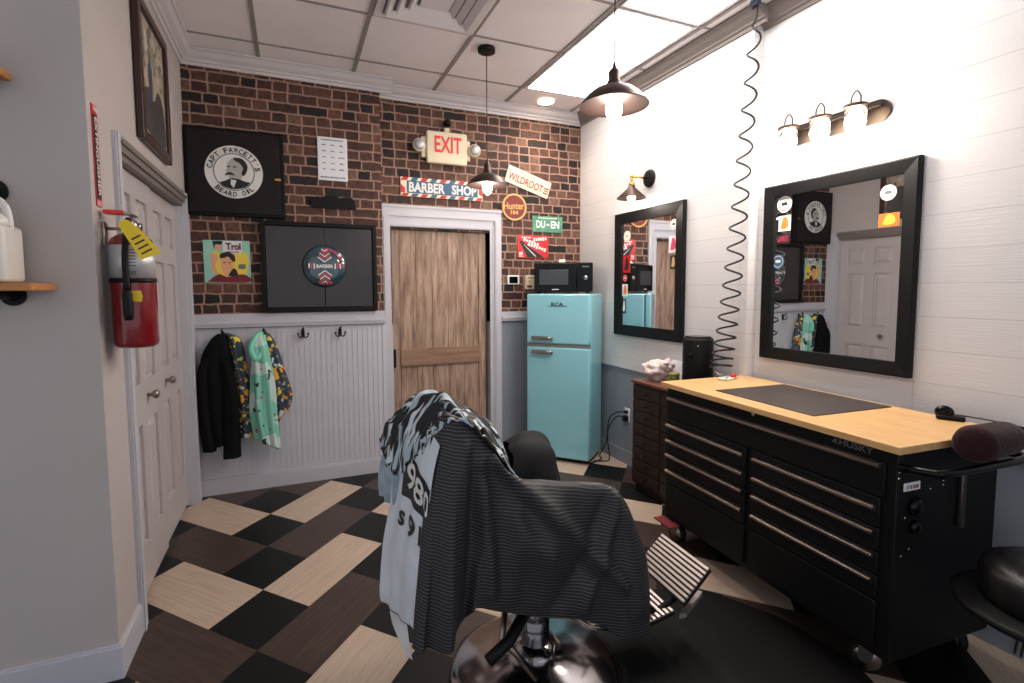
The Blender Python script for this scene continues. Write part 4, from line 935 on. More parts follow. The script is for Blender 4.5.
# vanity light
t = thing('vanity_light', (XN, 1.87, 2.3), 'three-jar bathroom style light bar above the large mirror', 'wall lamp')
mb = MB(); P = []
for k in range(33):
    a = -PI/2+PI*k/32; P.append((1.63-.055*math.cos(a), 2.352-.055*math.sin(a)))
for k in range(33):
    a = PI/2+PI*k/32; P.append((2.105-.055*math.cos(a), 2.352-.055*math.sin(a)))
mb.prism(P, XN-.001, XN-.022, 'yz'); mb.build('back_plate', M['dnick'], t)
mb = MB(); mb.box((XN-.05, 1.6, 2.368), (XN-.03, 2.13, 2.386), .003)
for y in (1.7, 2.03): mb.tube([(XN-.02, y, 2.377), (XN-.04, y, 2.377)], .008)
mb.build('bar', M['dnick'], t)
for y in (2.035, 1.852, 1.67):
    x = XN-.125
    mb = MB(); mb.tube([(XN-.035, y, 2.377), (x+.02, y, 2.377)], .007); mb.lathe([(0, 0), (.05, 0), (.053, .003), (.053, .012), (.03, .017), (0, .017)], (x, y, 2.368), 28); lid = mb.build('jar_lid', M['bronze'], t)
    mb = MB(); mb.tube(spline([(x, y-.022, 2.378), (x, y-.022, 2.42), (x, y, 2.448), (x, y+.022, 2.42), (x, y+.022, 2.378)], 20), .0035, 8); mb.build('wire_loop', M['bronze'], lid)
    mb = MB(); mb.lathe([(.036, .1), (.04, .095), (.046, .08), (.047, .02), (.04, .002), (.0, 0), (0, .004), (.037, .006), (.043, .022), (.042, .078), (.035, .1)], (x, y, 2.268), 28); mb.build('glass_jar', M['glass'], t)
    mb = MB(); mb.lathe([(0, .09), (.014, .088), (.016, .07), (.026, .05), (.03, .03), (.022, .012), (0, .006)], (x, y, 2.272), 20); mb.build('bulb', M['bulb'], t)
    point('vanity_light_lamp', (x-.01, y, 2.24), VANITY_W, .03, (1, .9, .8))

# coiled air hose / cord from the ceiling
N_ = 520; pts = []; turns = 18.5
for i in range(N_+1):
    f_ = i/N_
    z = 3.06-2.06*(1-(1-f_)**1.45) if f_ < 1 else 1.0
    r = .032+.036*f_; r *= min(1, f_*25)
    a = 2*PI*turns*f_
    cy_ = 2.225+.19*f_; cx_ = 2.478-.01*f_
    pts.append((cx_+r*math.cos(a)*.9, cy_+r*math.sin(a), z))
pts = [(2.478, 2.225, 3.125), (2.478, 2.225, 3.09)]+pts
mb = MB(); mb.tube(pts, .0062, 7)
tag(mb.build('coiled_cord', M['cable']), 'black coiled cord hanging from the ceiling to the tool chest', 'cord', base=(2.46, 2.4, .98))
t = thing('cord_clip', (2.46, 2.225, 3.03), 'small blue-black clip holding the coiled cord at the crown moulding', 'clip')
mb = MB(); mb.box((2.45, 2.2, 3.1), (2.485, 2.25, 3.128), .004); mb.build('clip_body', mat('blue_plastic', (44, 62, 92), .4), t)
mb = MB(); mb.tube([(2.468, 2.2, 3.115), (2.468, 2.245, 3.09)], .006); mb.build('clip_lever', M['black'], t)

# ------------------------------------------------------------------ TOOL CHEST
to = Vector((1.91, 1.06, 0)); tL = Vector((.06, .998, 0)).normalized(); tD = Vector((tL.y, -tL.x, 0))
TB = Matrix(((tD.x, tL.x, 0, to.x), (tD.y, tL.y, 0, to.y), (0, 0, 1, 0), (0, 0, 0, 1)))      # x depth, y along, z up
TFp = Matrix(((-tL.x, 0, -tD.x, to.x), (-tL.y, 0, -tD.y, to.y), (0, 1, 0, 0), (0, 0, 0, 1)))   # front panel frame: right, up, out
LEN, DEP, ZT = 1.33, .62, .95
t = thing('tool_chest', tuple(to+tL*LEN/2+tD*DEP/2), 'black rolling tool chest with steel drawer pulls and a butcher block top', 'tool chest')
mb = MB(TB); mb.box((-.005, -.01, ZT-.028), (DEP, LEN+.005, ZT), .003); wt = mb.build('wooden_top', M['butcher'], t)
mb = MB(TB); mb.box((.025, .012, .14), (DEP-.02, LEN-.02, ZT-.029), .006); mb.build('body', M['black'], t)
def drawer(y0, y1, z0, z1, hz):
    mb = MB(TB); mb.box((.014, y0, z0), (.03, y1, z1), .004); d = mb.build('drawer', M['black'], t)
    mb = MB(TB); zt = hz
    mb.prism([(.014, zt-.012), (.002, zt-.01), (-.004, zt-.004), (-.004, zt+.004), (.004, zt+.008), (.014, zt+.008)], y0+.012, y1-.012, 'xz'); mb.build('drawer_pull', M['steel'], d)
drawer(.05, 1.295, .745, .872, .86)
for y0, y1 in ((.062, .652), (.69, 1.3)):
    for z0, z1, hz in ((.63, .738, .7), (.54, .624, .608), (.453, .534, .522), (.36, .447, .428), (.17, .352, .33)):
        if hz == .33:
            mb = MB(TB); mb.box((.014, y0, z0), (.03, y1, z1), .004); mb.build('lower_panel', M['black'], t)
        else: drawer(y0, y1, z0, z1, hz)
mb = MB(TFp); text_mesh(mb, 'HUSKY', -.165, .9, .135, .026, -.024, bold=.03); 
mb.prism([(-.262, .892), (-.25, .91), (-.24, .905), (-.245, .898), (-.235, .89)], -.024, -.021, 'xy'); mb.build('name_badge', mat('badge_grey', (92, 90, 92), .4), t)
mb = MB(TB); mb.lathe([(0, 0), (.012, 0), (.012, -.004), (0, -.006)], (.024, .665, .908), 20, 'x'); mb.build('lock', M['chrome'], t)
mb = MB(TB)   # side handle loop
mb.tube(spline([(.03, .012, .87), (.05, -.07, .875), (.1, -.1, .877), (.35, -.105, .877), (.52, -.1, .877), (.57, -.07, .875), (.58, .012, .87)], 40), .014, 12)
mb.build('push_handle', M['blackg'], t)
mb = MB(TB); mb.box((.055, .008, .778), (.14, .0115, .808), .001); lb = mb.build('price_sticker', M['paper'], t)
TE = Matrix(((tD.x, 0, -tL.x, to.x), (tD.y, 0, -tL.y, to.y), (0, 1, 0, 0), (0, 0, 0, 1)))     # end panel frame
mb = MB(TE); text_mesh(mb, '1558', .097, .793, .06, .014, -.007, bold=.02); mb.build('sticker_print', M['maroon'], lb)
mb = MB(TB)
for x, z in ((.03, .85), (.03, .868), (.03, .83), (.27, .79), (.27, .775), (.2, .77), (.07, .68), (.1, .56), (.06, .54)): mb.lathe([(0, 0), (.005, 0), (.004, -.003), (0, -.004)], (x, .0115, z), 10, 'y')
mb.build('rivets', M['chrome'], t)
mb = MB(TB); mb.box((.36, -.004, .60), (.385, .0115, .81), .004); mb.build('power_strip', mat('dull_steel', (92, 84, 78), .35, .8), t)
mb = MB(TB)
for x, z, r in ((.12, .715, .035), (.12, .64, .025)): mb.lathe([(0, 0), (r, 0), (r, -.012), (r*.6, -.02), (0, -.02)], (x, .0115, z), 24, 'y')
mb.build('side_knob', M['blackg'], t)
def caster(x, y, rz, pedal):
    T = TB @ Matrix.Translation((x, y, 0)) @ Matrix.Rotation(rz, 4, 'Z')
    mb = MB(T); mb.box((-.045, -.045, .132), (.045, .045, .14)); mb.lathe([(0, .118), (.03, .118), (.032, .132), (0, .132)], (0, 0, 0), 20)
    for s_ in (1, -1): mb.prism([(-.03, .12), (.03, .12), (.028, .06), (.012, .048), (-.01, .05)], s_*.022, s_*.026, 'xz')
    mb.build('caster_fork', M['steel'], t)
    mb = MB(T); mb.lathe([(0, -.018), (.044, -.018), (.056, -.017), (.062, -.01), (.063, 0), (.062, .01), (.056, .017), (.044, .018), (0, .018)], (0, 0, .063), 36, 'y'); wh = mb.build('wheel', M['rubber'], t)
    mb = MB(T); mb.lathe([(0, -.024), (.012, -.024), (.014, -.02), (.046, -.0195), (.048, -.017)], (0, 0, .063), 28, 'y'); mb.lathe([(0, .024), (.012, .024), (.014, .02), (.046, .0195), (.048, .017)], (0, 0, .063), 28, 'y'); mb.build('hub', M['nickel'], wh)
    if pedal:
        mb = MB(T); mb.box((-.06, -.05, .098), (.06, -.035, .112), .003); mb.build('brake_pedal', M['signred'], t)
caster(.1, .14, math.radians(127), False); caster(.06, LEN-.09, math.radians(95), True); caster(DEP-.07, .1, 1.2, False); caster(DEP-.07, LEN-.1, 1.4, False)
mb = MB(TB); mb.box((-.055, LEN-.17, .135), (.012, LEN-.02, .142)); mb.build('pedal_plate', mat('pedal_red', (130, 40, 52), .5), t)

# things on the tool chest
mb = MB(TB); mb.box((.1, .41, ZT+.0005), (.585, 1.0, ZT+.0045), .001); tag(mb.build('work_mat', mat('work_mat', (54, 46, 44), .45, var=.15, vscale=5)), 'dark brown rubber mat lying on the butcher block top', 'mat')
t = thing('hair_clipper_stand', (2.55, 1.25, ZT), 'small black clipper charger standing on the wooden top', 'clipper')
TT = Matrix.Translation((2.50, 1.20, ZT+.0005)) @ Matrix.Rotation(math.radians(-62), 4, 'Z')
mb = MB(TT); mb.box((-.045, -.026, 0), (.05, .026, .02), .009, seg=3); mb.build('base', M['black'], t)
mb = MB(TT); mb.ball((-.018, 0, .03), .026, (1.25, .8, 1.05), 24); mb.build('upright', M['blackg'], t)
mb = MB(); mb.tube(spline([(2.56, 1.22, ZT+.01), (2.6, 1.2, ZT+.006), (2.61, 1.12, ZT+.006), (2.6, 1.05, ZT+.006)], 14), .003); mb.build('cord', M['cable'], t)
# maroon roll resting on the push handle
rc = Vector((2.255, .958, .957))
TT = Matrix.Translation(rc) @ Matrix.Rotation(math.radians(5), 4, 'Z') @ Matrix.Rotation(math.radians(3), 4, 'Y')
t = thing('bolster_cushion', (2.255, .958, .9), 'maroon suede bolster lying over the handle at the end of the tool chest', 'cushion')
mb = MB(TT); R_ = .07
prof = [(r_*.87, h_) for r_, h_ in [(0, -.15), (.03, -.15), (.055, -.146), (.067, -.135), (.071, -.11), (.07, .05), (.071, .1), (.068, .128), (.056, .144), (.03, .151), (0, .152)]]
mb.lathe([(r, h) for r, h in prof], (0, 0, 0), 40, 'x')
for v in mb.bm.verts:
    n_ = noise.noise(v.co*9)*.006; d_ = (v.co-rc); d_.x = 0; v.co += d_.normalized()*n_ if d_.length > .01 else Vector()
mb.build('cushion_body', M['suede'], t)
mb = MB(TT); mb.lathe([(.0615, -.12), (.0645, -.116), (.0645, -.112), (.0615, -.108)], (0, 0, 0), 40, 'x'); mb.build('seam', mat('maroon_piping', (58, 30, 32), .8), t)
# cords hanging behind the bolster
mb = MB(); mb.tube(spline([(2.6, 1.03, .955), (2.628, .98, .93), (2.63, .965, .8), (2.635, .99, .68), (2.63, .955, .5), (2.635, .97, .3), (2.64, 1.0, .02)], 50), .004)
tag(mb.build('hanging_power_cord', M['cable']), 'thin black cord hanging down the grey wall, nearer the tool chest', 'cord'); mb = MB()
mb.tube(spline([(2.6, 1.06, .955), (2.625, 1.0, .93), (2.63, 1.0, .8), (2.635, .95, .66), (2.63, .98, .45), (2.635, .96, .25), (2.64, .98, .02)], 50), .004)
tag(mb.build('hanging_power_cord', M['cable']), 'thin black cord hanging down the grey wall, twisting around its neighbour', 'cord')

# scissors, tray and red cap near the speaker
t = thing('paper_tray', (2.4, 2.3, ZT), 'small white tray with a red-handled tool at the far end of the wooden top', 'tray')
TT = Matrix.Translation((2.40, 2.285, ZT+.001)) @ Matrix.Rotation(math.radians(20), 4, 'Z')
mb = MB(TT); mb.box((-.07, -.03, 0), (.07, .03, .012), .004); mb.build('tray', M['milk'], t)
mb = MB(TT); mb.lathe([(0, 0), (.016, 0), (.018, .012), (.012, .02), (0, .022)], (.03, -.02, .012), 16); mb.build('red_cap', M['signred'], t)
mb = MB(TT); mb.tube(spline([(-.06, -.02, .02), (-.1, .01, .04), (-.06, .05, .05), (0, .02, .02)], 24), .0025); mb.tube([(-.1, -.03, .014), (.02, .0, .022)], .003); mb.build('wire_tool', M['steel'], t)

# ------------------------------------------------------------------ SMALL WALNUT CHEST and things on it
cx0, cx1, cy0, cy1, cz = 2.30, 2.565, 2.45, 3.10, .825
t = thing('drawer_cabinet', (2.43, 2.78, 0), 'tall dark walnut drawer cabinet between fridge corner and tool chest', 'cabinet')
mb = MB(); mb.box((cx0+.012, cy0+.01, .05), (cx1, cy1-.01, cz-.02), .003); mb.box((cx0+.03, cy0+.03, 0), (cx1-.01, cy1-.03, .05)); mb.build('body', M['chest'], t)
mb = MB(); mb.box((cx0-.005, cy0, cz-.02), (cx1, cy1+.003, cz), .004); mb.build('top', wood_mat('walnut_top', [(96, 56, 42), (128, 80, 60)], .35, 'Y', 1.5, 16), t)
for k in range(8):
    z0 = .07+k*.09
    for ya, yb in ((cy0+.02, 2.77), (2.78, cy1-.02)):
        mb = MB(); mb.box((cx0, ya, z0), (cx0+.013, yb, z0+.082), .003); d = mb.build('drawer', M['chest'], t)
        mb = MB(); mb.lathe([(0, 0), (.006, 0), (.006, -.01), (.012, -.016), (.01, -.024), (0, -.025)], (cx0, (ya+yb)/2, z0+.041), 14, 'x'); mb.build('drawer_knob', M['chart'], d)
t = thing('canister', (2.46, 2.60, cz), 'black cylindrical canister standing at the back beside the coiled cord', 'canister')
mb = MB(); mb.lathe([(0, 0), (.094, 0), (.097, .006), (.097, .33), (.092, .345), (.08, .35), (0, .35)], (2.46, 2.60, cz+.001), 44); mb.build('shell', M['black'], t)
mb = MB(); mb.lathe([(.08, .35), (.082, .356), (.06, .358), (0, .358)], (2.46, 2.60, cz+.001), 40); mb.build('lid', M['blackg'], t)
dv = Vector((-2.46, -2.6, 0)).normalized()
mb = MB(); p = Vector((2.46, 2.6, cz+.27))+dv*.095; mb.ball(tuple(p+Vector((.0, .0, .03))), .006, n=10); mb.build('light_button', M['chrome'], t)
mb = MB(); mb.ball(tuple(Vector((2.46, 2.6, cz+.25))+dv*.092+Vector((-.03, .03, -.01))), .013, n=12); mb.build('control_knob', M['blackg'], t)
t = thing('green_candle_jar', (2.39, 2.745, cz), 'small olive green jar in front of the white card', 'jar')
mb = MB(); mb.lathe([(0, 0), (.033, 0), (.037, .004), (.037, .072), (.034, .078), (.031, .078), (.031, .07), (0, .068)], (2.39, 2.745, cz+.001), 28); mb.build('jar_body', M['jade'], t)
mb = MB(); mb.lathe([(.0, .078), (.036, .078), (.037, .082), (.037, .094), (0, .096)], (2.39, 2.745, cz+.001), 28); mb.build('lid', mat('olive_lid', (140, 130, 60), .4), t)
t = thing('bag_of_cotton', (2.45, 2.9, cz), 'crumpled white bag of cotton on the walnut cabinet', 'bag')
mb = MB(); mb.ball((2.435, 2.975, cz+.08), .1, (.9, 1.15, .68), 40, nz=.4, seed=3); mb.build('bag_body', M['bag'], t)
mb = MB(); mb.ball((2.43, 2.86, cz+.13), .042, (1, 1.1, .9), 28, nz=.7, seed=8); mb.build('gathered_neck', M['bag'], t)
mb = MB(Matrix.Translation((2.54, 2.82, cz+.001)) @ Matrix.Rotation(math.radians(6), 4, 'Y')); mb.box((-.008, -.13, 0), (.0, .13, .15), .001); tag(mb.build('white_card', M['paper']), 'white card leaning on the wall behind the cotton bag', 'card', base=(2.54, 2.82, cz))

# outlet and fridge cables
t = thing('wall_outlet', (XF, 3.535, .38), 'white wall outlet with two black plugs by the walnut cabinet', 'outlet')
mb = MB(); mb.box((XF+.012, 3.5, .37), (XF+.006, 3.57, .485), .002); mb.build('cover_plate', M['paper'], t)
mb = MB(); mb.box((XF-.02, 3.52, .44), (XF+.007, 3.55, .465), .004); mb.box((XF-.03, 3.512, .375), (XF+.007, 3.558, .42), .005); mb.build('plugs', M['rubber'], t)
mb = MB(); mb.tube(spline([(XF-.02, 3.535, .452), (XF-.07, 3.57, .45), (XF-.1, 3.64, .38), (XF-.09, 3.68, .2), (XF-.08, 3.66, .02), (2.42, 3.66, .008), (2.36, 3.70, .008)], 50), .0055)
tag(mb.build('power_cable', M['cable']), 'black cable looping from the upper plug of the outlet down to the floor', 'cable'); mb = MB()
mb.tube(spline([(XF-.02, 3.53, .40), (XF-.06, 3.58, .41), (XF-.09, 3.66, .3), (XF-.08, 3.72, .14), (XF-.09, 3.8, .01), (2.45, 3.72, .008), (2.30, 3.66, .008), (2.32, 3.78, .01)], 50), .0055)
tag(mb.build('power_cable', M['cable']), 'black cable from the lower plug running along the floor to the fridge', 'cable')

# ------------------------------------------------------------------ FLOOR MAT, BARBER CHAIR
bx0, by0 = .83, 1.71
mb = MB(); P = []
for x, y in ((.78, 1.05), (1.05, .85), (1.75, .9), (1.98, 1.15), (2.0, 1.45), (1.93, 1.66), (1.75, 1.9), (1.3, 1.98), (.95, 1.9)): P.append((x, y, 0))
Q = spline(P+[P[0]], 72)[:-1]
mb.prism([(p.x, p.y) for p in Q], .0005, .011, 'xy'); tag(mb.build('floor_mat', M['matr']), 'large black anti-fatigue mat under the barber chair', 'mat', base=(1.4, 1.4, 0))

ch = thing('barber_chair', (bx0, by0, 0), 'barber chair with round chrome base and ribbed footrest, covered by capes', 'barber chair')
mb = MB(); mb.lathe([(0, 0), (.325, 0), (.333, .006), (.33, .014), (.3, .03), (.2, .048), (.12, .066), (.085, .09), (.075, .12), (0, .12)], (bx0, by0, .012), 64); mb.build('base', M['chrome'], ch)
mb = MB(); mb.lathe([(0, .1), (.055, .1), (.055, .3), (.04, .31), (.04, .43), (0, .43)], (bx0, by0, .012), 32); mb.build('post', M['chrome'], ch)
mb = MB(); mb.box((bx0-.2, by0-.2, .41), (bx0+.22, by0+.2, .45), .01); mb.tube([(bx0-.12, by0-.2, .42), (bx0-.22, by0-.26, .36), (bx0-.3, by0-.28, .33)], .02, 10); mb.build('under_frame', M['black'], ch)
mb = MB(); mb.tube([(bx0-.16, by0-.1, .43), (bx0-.22, by0-.2, .33), (bx0-.12, by0-.26, .2)], .012, 10); mb.build('recline_lever', M['nickel'], ch)
mb = MB(); mb.tube([(bx0+.05, by0-.05, .3), (bx0+.12, by0-.2, .28), (bx0+.2, by0-.22, .26)], .01, 10); mb.build('pump_lever', M['nickel'], ch)
mb = MB(); mb.box((.6, 1.43, .45), (1.08, 1.99, .58), .035, seg=4); mb.build('seat', M['leather'], ch)
TT = Matrix.Translation((.53, 0, .5)) @ Matrix.Rotation(math.radians(-9), 4, 'Y')
mb = MB(TT); mb.box((-.06, 1.47, 0), (.07, 1.95, .56), .045, seg=4); mb.build('backrest', M['leather'], ch)
for ya, yb in ((1.425, 1.49), (1.93, 2.0)):
    mb = MB(); mb.box((.68, ya, .74), (1.02, yb, .8), .022, seg=4); mb.box((.7, ya+.01, .5), (.74, yb-.01, .75)); mb.box((.96, ya+.01, .5), (1.0, yb-.01, .75)); mb.build('armrest', M['leather'], ch)
mb = MB()
for y in (1.57, 1.78): mb.tube([(1.0, y, .46), (1.16, y, .34), (1.3, y, .2), (1.5, y, .29)], .014, 10)
mb.tube([(1.3, 1.55, .2), (1.3, 1.8, .2)], .014, 10)
mb.build('footrest_arm', M['black'], ch)
# footrest plates: upper plate tilted up towards its toe end
def plate(corner, ux, uy, nx, thick, name):
    """ribbed casting: corner = outer far corner, ux = vector across ribs (toe to heel), uy = along ribs"""
    cr, ux, uy = Vector(corner), Vector(ux), Vector(uy); nz_ = ux.cross(uy).normalized()
    if nz_.z < 0: nz_ = -nz_
    mb = MB()
    def bx(a0, a1, b0, b1, h0, h1):
        V = [mb.v(cr+ux*a+uy*b+nz_*h) for h in (h0, h1) for a, b in ((a0, b0), (a1, b0), (a1, b1), (a0, b1))]
        for q_ in ((0, 3, 2, 1), (4, 5, 6, 7), (0, 1, 5, 4), (1, 2, 6, 5), (2, 3, 7, 6), (3, 0, 4, 7)): mb.f([V[i] for i in q_])
    bx(0, 1, 0, 1, -thick, 0)
    p1 = mb.build(name, M['chart'], ch)
    mb = MB()
    for k in range(nx): bx((k+.12)/nx, (k+.66)/nx, .004, .996, 0, .007)
    mb.build('tread_ribs', M['alu'], p1)
plate((1.547, 1.83, .36), (-.15, -.015, -.105), (-.022, -.315, 0), 9, .014, 'footrest_plate')
plate((1.37, 1.80, .215), (-.2, -.01, -.02), (-.012, -.27, 0), 9, .014, 'kick_plate')
mb = MB(); mb.prism([(1.375, 1.52), (1.405, 1.515), (1.57, 1.6), (1.555, 1.63)], .185, .205, 'xy'); mb.build('footrest_lip', M['alu'], ch)

# striped cape over the near side of the chair
cols = [
 [(.378, 1.5, 1.064), (.339, 1.46, .811), (.31, 1.44, .612), (.291, 1.42, .451)], [(.402, 1.44, 1.098), (.372, 1.4, .831), (.352, 1.39, .63), (.332, 1.38, .454)],
 [(.442, 1.42, 1.084), (.408, 1.38, .803), (.397, 1.37, .63), (.389, 1.37, .456)], [(.488, 1.42, 1.054), (.47, 1.42, .773), (.459, 1.41, .624), (.448, 1.41, .494)],
 [(.536, 1.42, .996), (.521, 1.41, .752), (.494, 1.4, .637), (.471, 1.4, .545)], [(.584, 1.41, .933), (.586, 1.4, .727), (.575, 1.4, .602), (.558, 1.4, .503)],
 [(.648, 1.41, .891), (.647, 1.37, .713), (.67, 1.39, .585), (.686, 1.4, .449)], [(.736, 1.41, .871), (.739, 1.36, .699), (.78, 1.38, .564), (.808, 1.39, .425)],
 [(.822, 1.4, .854), (.849, 1.36, .676), (.876, 1.36, .552), (.904, 1.37, .384)], [(.91, 1.4, .836), (.948, 1.37, .651), (.96, 1.35, .503), (.974, 1.35, .336)],
 [(.978, 1.4, .815), (1.021, 1.36, .64), (1.029, 1.34, .492), (1.044, 1.34, .322)], [(1.032, 1.43, .766), (1.113, 1.42, .592), (1.138, 1.42, .457), (1.142, 1.42, .268)],
 [(1.06, 1.52, .77), (1.16, 1.53, .59), (1.17, 1.53, .46), (1.16, 1.53, .3)]]
far = []       # rows beyond the ridge, per column
for i, c in enumerate(cols):
    p = Vector(c[0])
    if i <= 4:
        p.z += 0
        k = i/4; far.append([(p.x+.04*k+.02, 1.93, p.z-.05), (p.x+.04*k+.02, 1.72, p.z+.015), (p.x+.015, 1.52, p.z+.015)])
    elif i <= 11: far.append([(p.x-.02, 1.9, .62), (p.x-.02, 1.7, .62), (p.x-.01, 1.5, p.z-.035)])
    else: far.append([(1.16, 1.9, .56), (1.15, 1.7, .6), (1.09, 1.56, .75)])
ctrl = [[far[i][r] for i in range(len(cols))] for r in range(3)]+[[cols[i][r] for i in range(len(cols))] for r in range(4)]
NR, NC = 90, 130
CREASES = [(.56, .98, .98, .52, .022, .022), (.52, .95, .86, .56, .03, -.016), (.97, .80, .84, .46, .022, .02), (1.0, .74, 1.05, .42, .03, .016), (.92, .78, .76, .5, .03, -.014), (.5, .98, .53, .58, .022, .02), (.455, 1.04, .43, .5, .02, .02), (.62, .86, .60, .55, .03, .014), (.74, .82, .70, .5, .03, .012)]
P = surf(ctrl, NR, NC)
for i in range(NR+1):
    d_ = max(0, i/NR-.5)*2
    for j in range(NC+1):
        a = j/NC
        p = P[i][j]
        fold = .014*math.sin(a*38+2.2*math.sin(a*7))*d_**.7*(1.6 if a < .32 else .8)+.006*noise.noise(Vector((p.x*7, p.y*7, p.z*5)))
        n_ = noise.noise(Vector((p.x*4+9, p.z*3, 2)))
        cr = 0
        for (ax, az, bx3, bz, wd_, am) in CREASES:
            dx_, dz_ = bx3-ax, bz-az; L2 = dx_*dx_+dz_*dz_
            tt = ((p.x-ax)*dx_+(p.z-az)*dz_)/L2; tc_ = max(0, min(1, tt))
            dd_ = math.hypot(p.x-ax-dx_*tc_, p.z-az-dz_*tc_)
            cr += am*math.exp(-(dd_/wd_)**2)
        if p.y > 1.5: cr *= max(0, 1-(p.y-1.5)/.1)
        P[i][j] = p+Vector((fold*.25, -fold-cr, .004*n_))
# v coordinate = running length down each column
LENS = []
for j in range(NC+1):
    acc = [0]
    for i in range(NR): acc.append(acc[-1]+(P[i+1][j]-P[i][j]).length)
    LENS.append(acc)
def uvf(i, j):
    p = P[i][j]; return (j/NC*1.2, p.z+p.x*.2+p.y*.12)
mb = MB(); mb.grid(P, uvf)
cape = mb.build('striped_cape', M['stripe'])
cape['label'] = 'black cape with fine pale stripes draped over the barber chair'; cape['category'] = 'cape'; rebase(cape, (.75, 1.4, .3))
sm = cape.modifiers.new('thick', 'SOLIDIFY'); sm.thickness = .003; sm.offset = 1

# plain cape over the far armrest
mb = MB()
L0 = [[(.80, 1.84, .60), (.81, 1.88, .78), (.82, 1.95, .835), (.83, 2.03, .82), (.83, 2.07, .6)],
      [(.86, 1.83, .60), (.86, 1.88, .80), (.87, 1.95, .855), (.88, 2.03, .84), (.88, 2.08, .6)],
      [(.93, 1.82, .58), (.93, 1.87, .80), (.93, 1.95, .86), (.94, 2.03, .85), (.94, 2.08, .55)],
      [(1.01, 1.83, .56), (1.0, 1.88, .78), (1.0, 1.95, .84), (1.0, 2.03, .83), (1.01, 2.08, .5)],
      [(1.05, 1.86, .5), (1.03, 1.90, .7), (1.035, 1.96, .78), (1.04, 2.02, .76), (1.05, 2.06, .5)],
      [(1.09, 1.9, .4), (1.07, 1.92, .56), (1.07, 1.96, .64), (1.075, 2.0, .6), (1.08, 2.03, .4)]]
P2 = surf(L0, 40, 50)
for i, r in enumerate(P2):
    for j, p in enumerate(r): r[j] = p+Vector((0, 0, .008*noise.noise(p*9)))+Vector((.006*math.sin(j*.5), 0, 0))
mb.grid(P2, lambda i, j: (j/50, i/40))
oo = mb.build('arm_cover', M['plaincape']); oo['label'] = 'charcoal cloth draped over the far armrest of the barber chair'; oo['category'] = 'cloth'; rebase(oo, (.95, 1.95, .5))
sm = oo.modifiers.new('thick', 'SOLIDIFY'); sm.thickness = .003

# printed towel hanging behind the backrest
t = thing('printed_towel', (.33, 1.7, .35), 'silvery white cloth printed 980 and s 91 hanging behind the chair back', 'towel')
R0 = [[(.40, 1.93, 1.0), (.39, 1.75, 1.06), (.385, 1.6, 1.08), (.38, 1.5, 1.06), (.385, 1.43, 1.04)],
      [(.335, 1.92, .86), (.345, 1.78, .9), (.35, 1.62, .93), (.35, 1.5, .93), (.36, 1.44, .92)],
      [(.318, 1.9, .70), (.325, 1.78, .74), (.335, 1.65, .78), (.34, 1.52, .8), (.352, 1.45, .8)],
      [(.285, 1.9, .52), (.3, 1.79, .56), (.31, 1.66, .6), (.325, 1.53, .64), (.34, 1.46, .65)],
      [(.272, 1.9, .37), (.288, 1.8, .4), (.3, 1.68, .43), (.31, 1.55, .47), (.32, 1.47, .5)],
      [(.276, 1.9, .315), (.288, 1.8, .345), (.3, 1.68, .385), (.308, 1.55, .43), (.318, 1.47, .46)]]
P3 = surf(R0, 60, 50)
for i, r in enumerate(P3):
    for j, p in enumerate(r): r[j] = p+Vector((-.004*math.sin(j*.42+i*.02)*min(1, i/25)-.004*noise.noise(p*6), 0, 0))
mb = MB(); mb.grid(P3, lambda i, j: (j/50, i/60)); tw = mb.build('cloth', M['silver'], t)
sm = tw.modifiers.new('thick', 'SOLIDIFY'); sm.thickness = .003; sm.offset = 1
def tp(i, j, off=.004):
    i = max(0, min(59.999, i)); j = max(0, min(49.999, j)); a, b = int(i), int(j); fi, fj = i-a, j-b
    p = (P3[a][b]*(1-fj)+P3[a][b+1]*fj)*(1-fi)+(P3[a+1][b]*(1-fj)+P3[a+1][b+1]*fj)*fi
    return p+Vector((-off, -off*.4, 0))
def towel_patch(name, i0, i1, j0, j1, m, slope=0, par=None):
    mb = MB(); n1, n2 = 14, 20
    G = [[tp(i0+(i1-i0)*a/n1+slope*(b/n2), j0+(j1-j0)*b/n2) for b in range(n2+1)] for a in range(n1+1)]
    mb.grid(G); return mb.build(name, m, par or tw)
towel_patch('black_band', 10.5, 21.5, 16, 50, M['ink'], 3)
towel_patch('hem_piping', 57.5, 59.3, 0, 50, M['ink'])
def towel_text(s_, ic, jc, di, dj, rot, m, off):
    mb = MB(); tmp = MB(); text_mesh(tmp, s_, 0, 0, 1, 1, 0, bold=.02)
    bmesh.ops.subdivide_edges(tmp.bm, edges=tmp.bm.edges, cuts=1)
    ca, sa = math.cos(rot), math.sin(rot)
    vm = {}
    for v in tmp.bm.verts: 
        x, y = v.co.x, v.co.y; x, y = x*dj, y*di
        vm[v] = mb.v(tp(ic-y*ca+x*sa, jc+x, off))
    for f_ in tmp.bm.faces: mb.f([vm[v] for v in f_.verts])
    tmp.bm.free(); mb.build('printed_number', m, tw)
towel_text('980', 17.0, 36, 7.6, 31, .12, M['white2'], .008)
towel_text('s 91', 27.5, 29, 5.0, 24, .12, M['ink'], .006)
P4 = [[(.29, 1.86, .36), (.30, 1.74, .4), (.31, 1.62, .44)], [(.3, 1.84, .27), (.31, 1.74, .28), (.32, 1.62, .33)], [(.312, 1.8, .235), (.322, 1.72, .225), (.33, 1.62, .26)]]
mb = MB(); mb.grid(surf(P4, 14, 20)); lf = mb.build('under_flap', M['silver'], t)

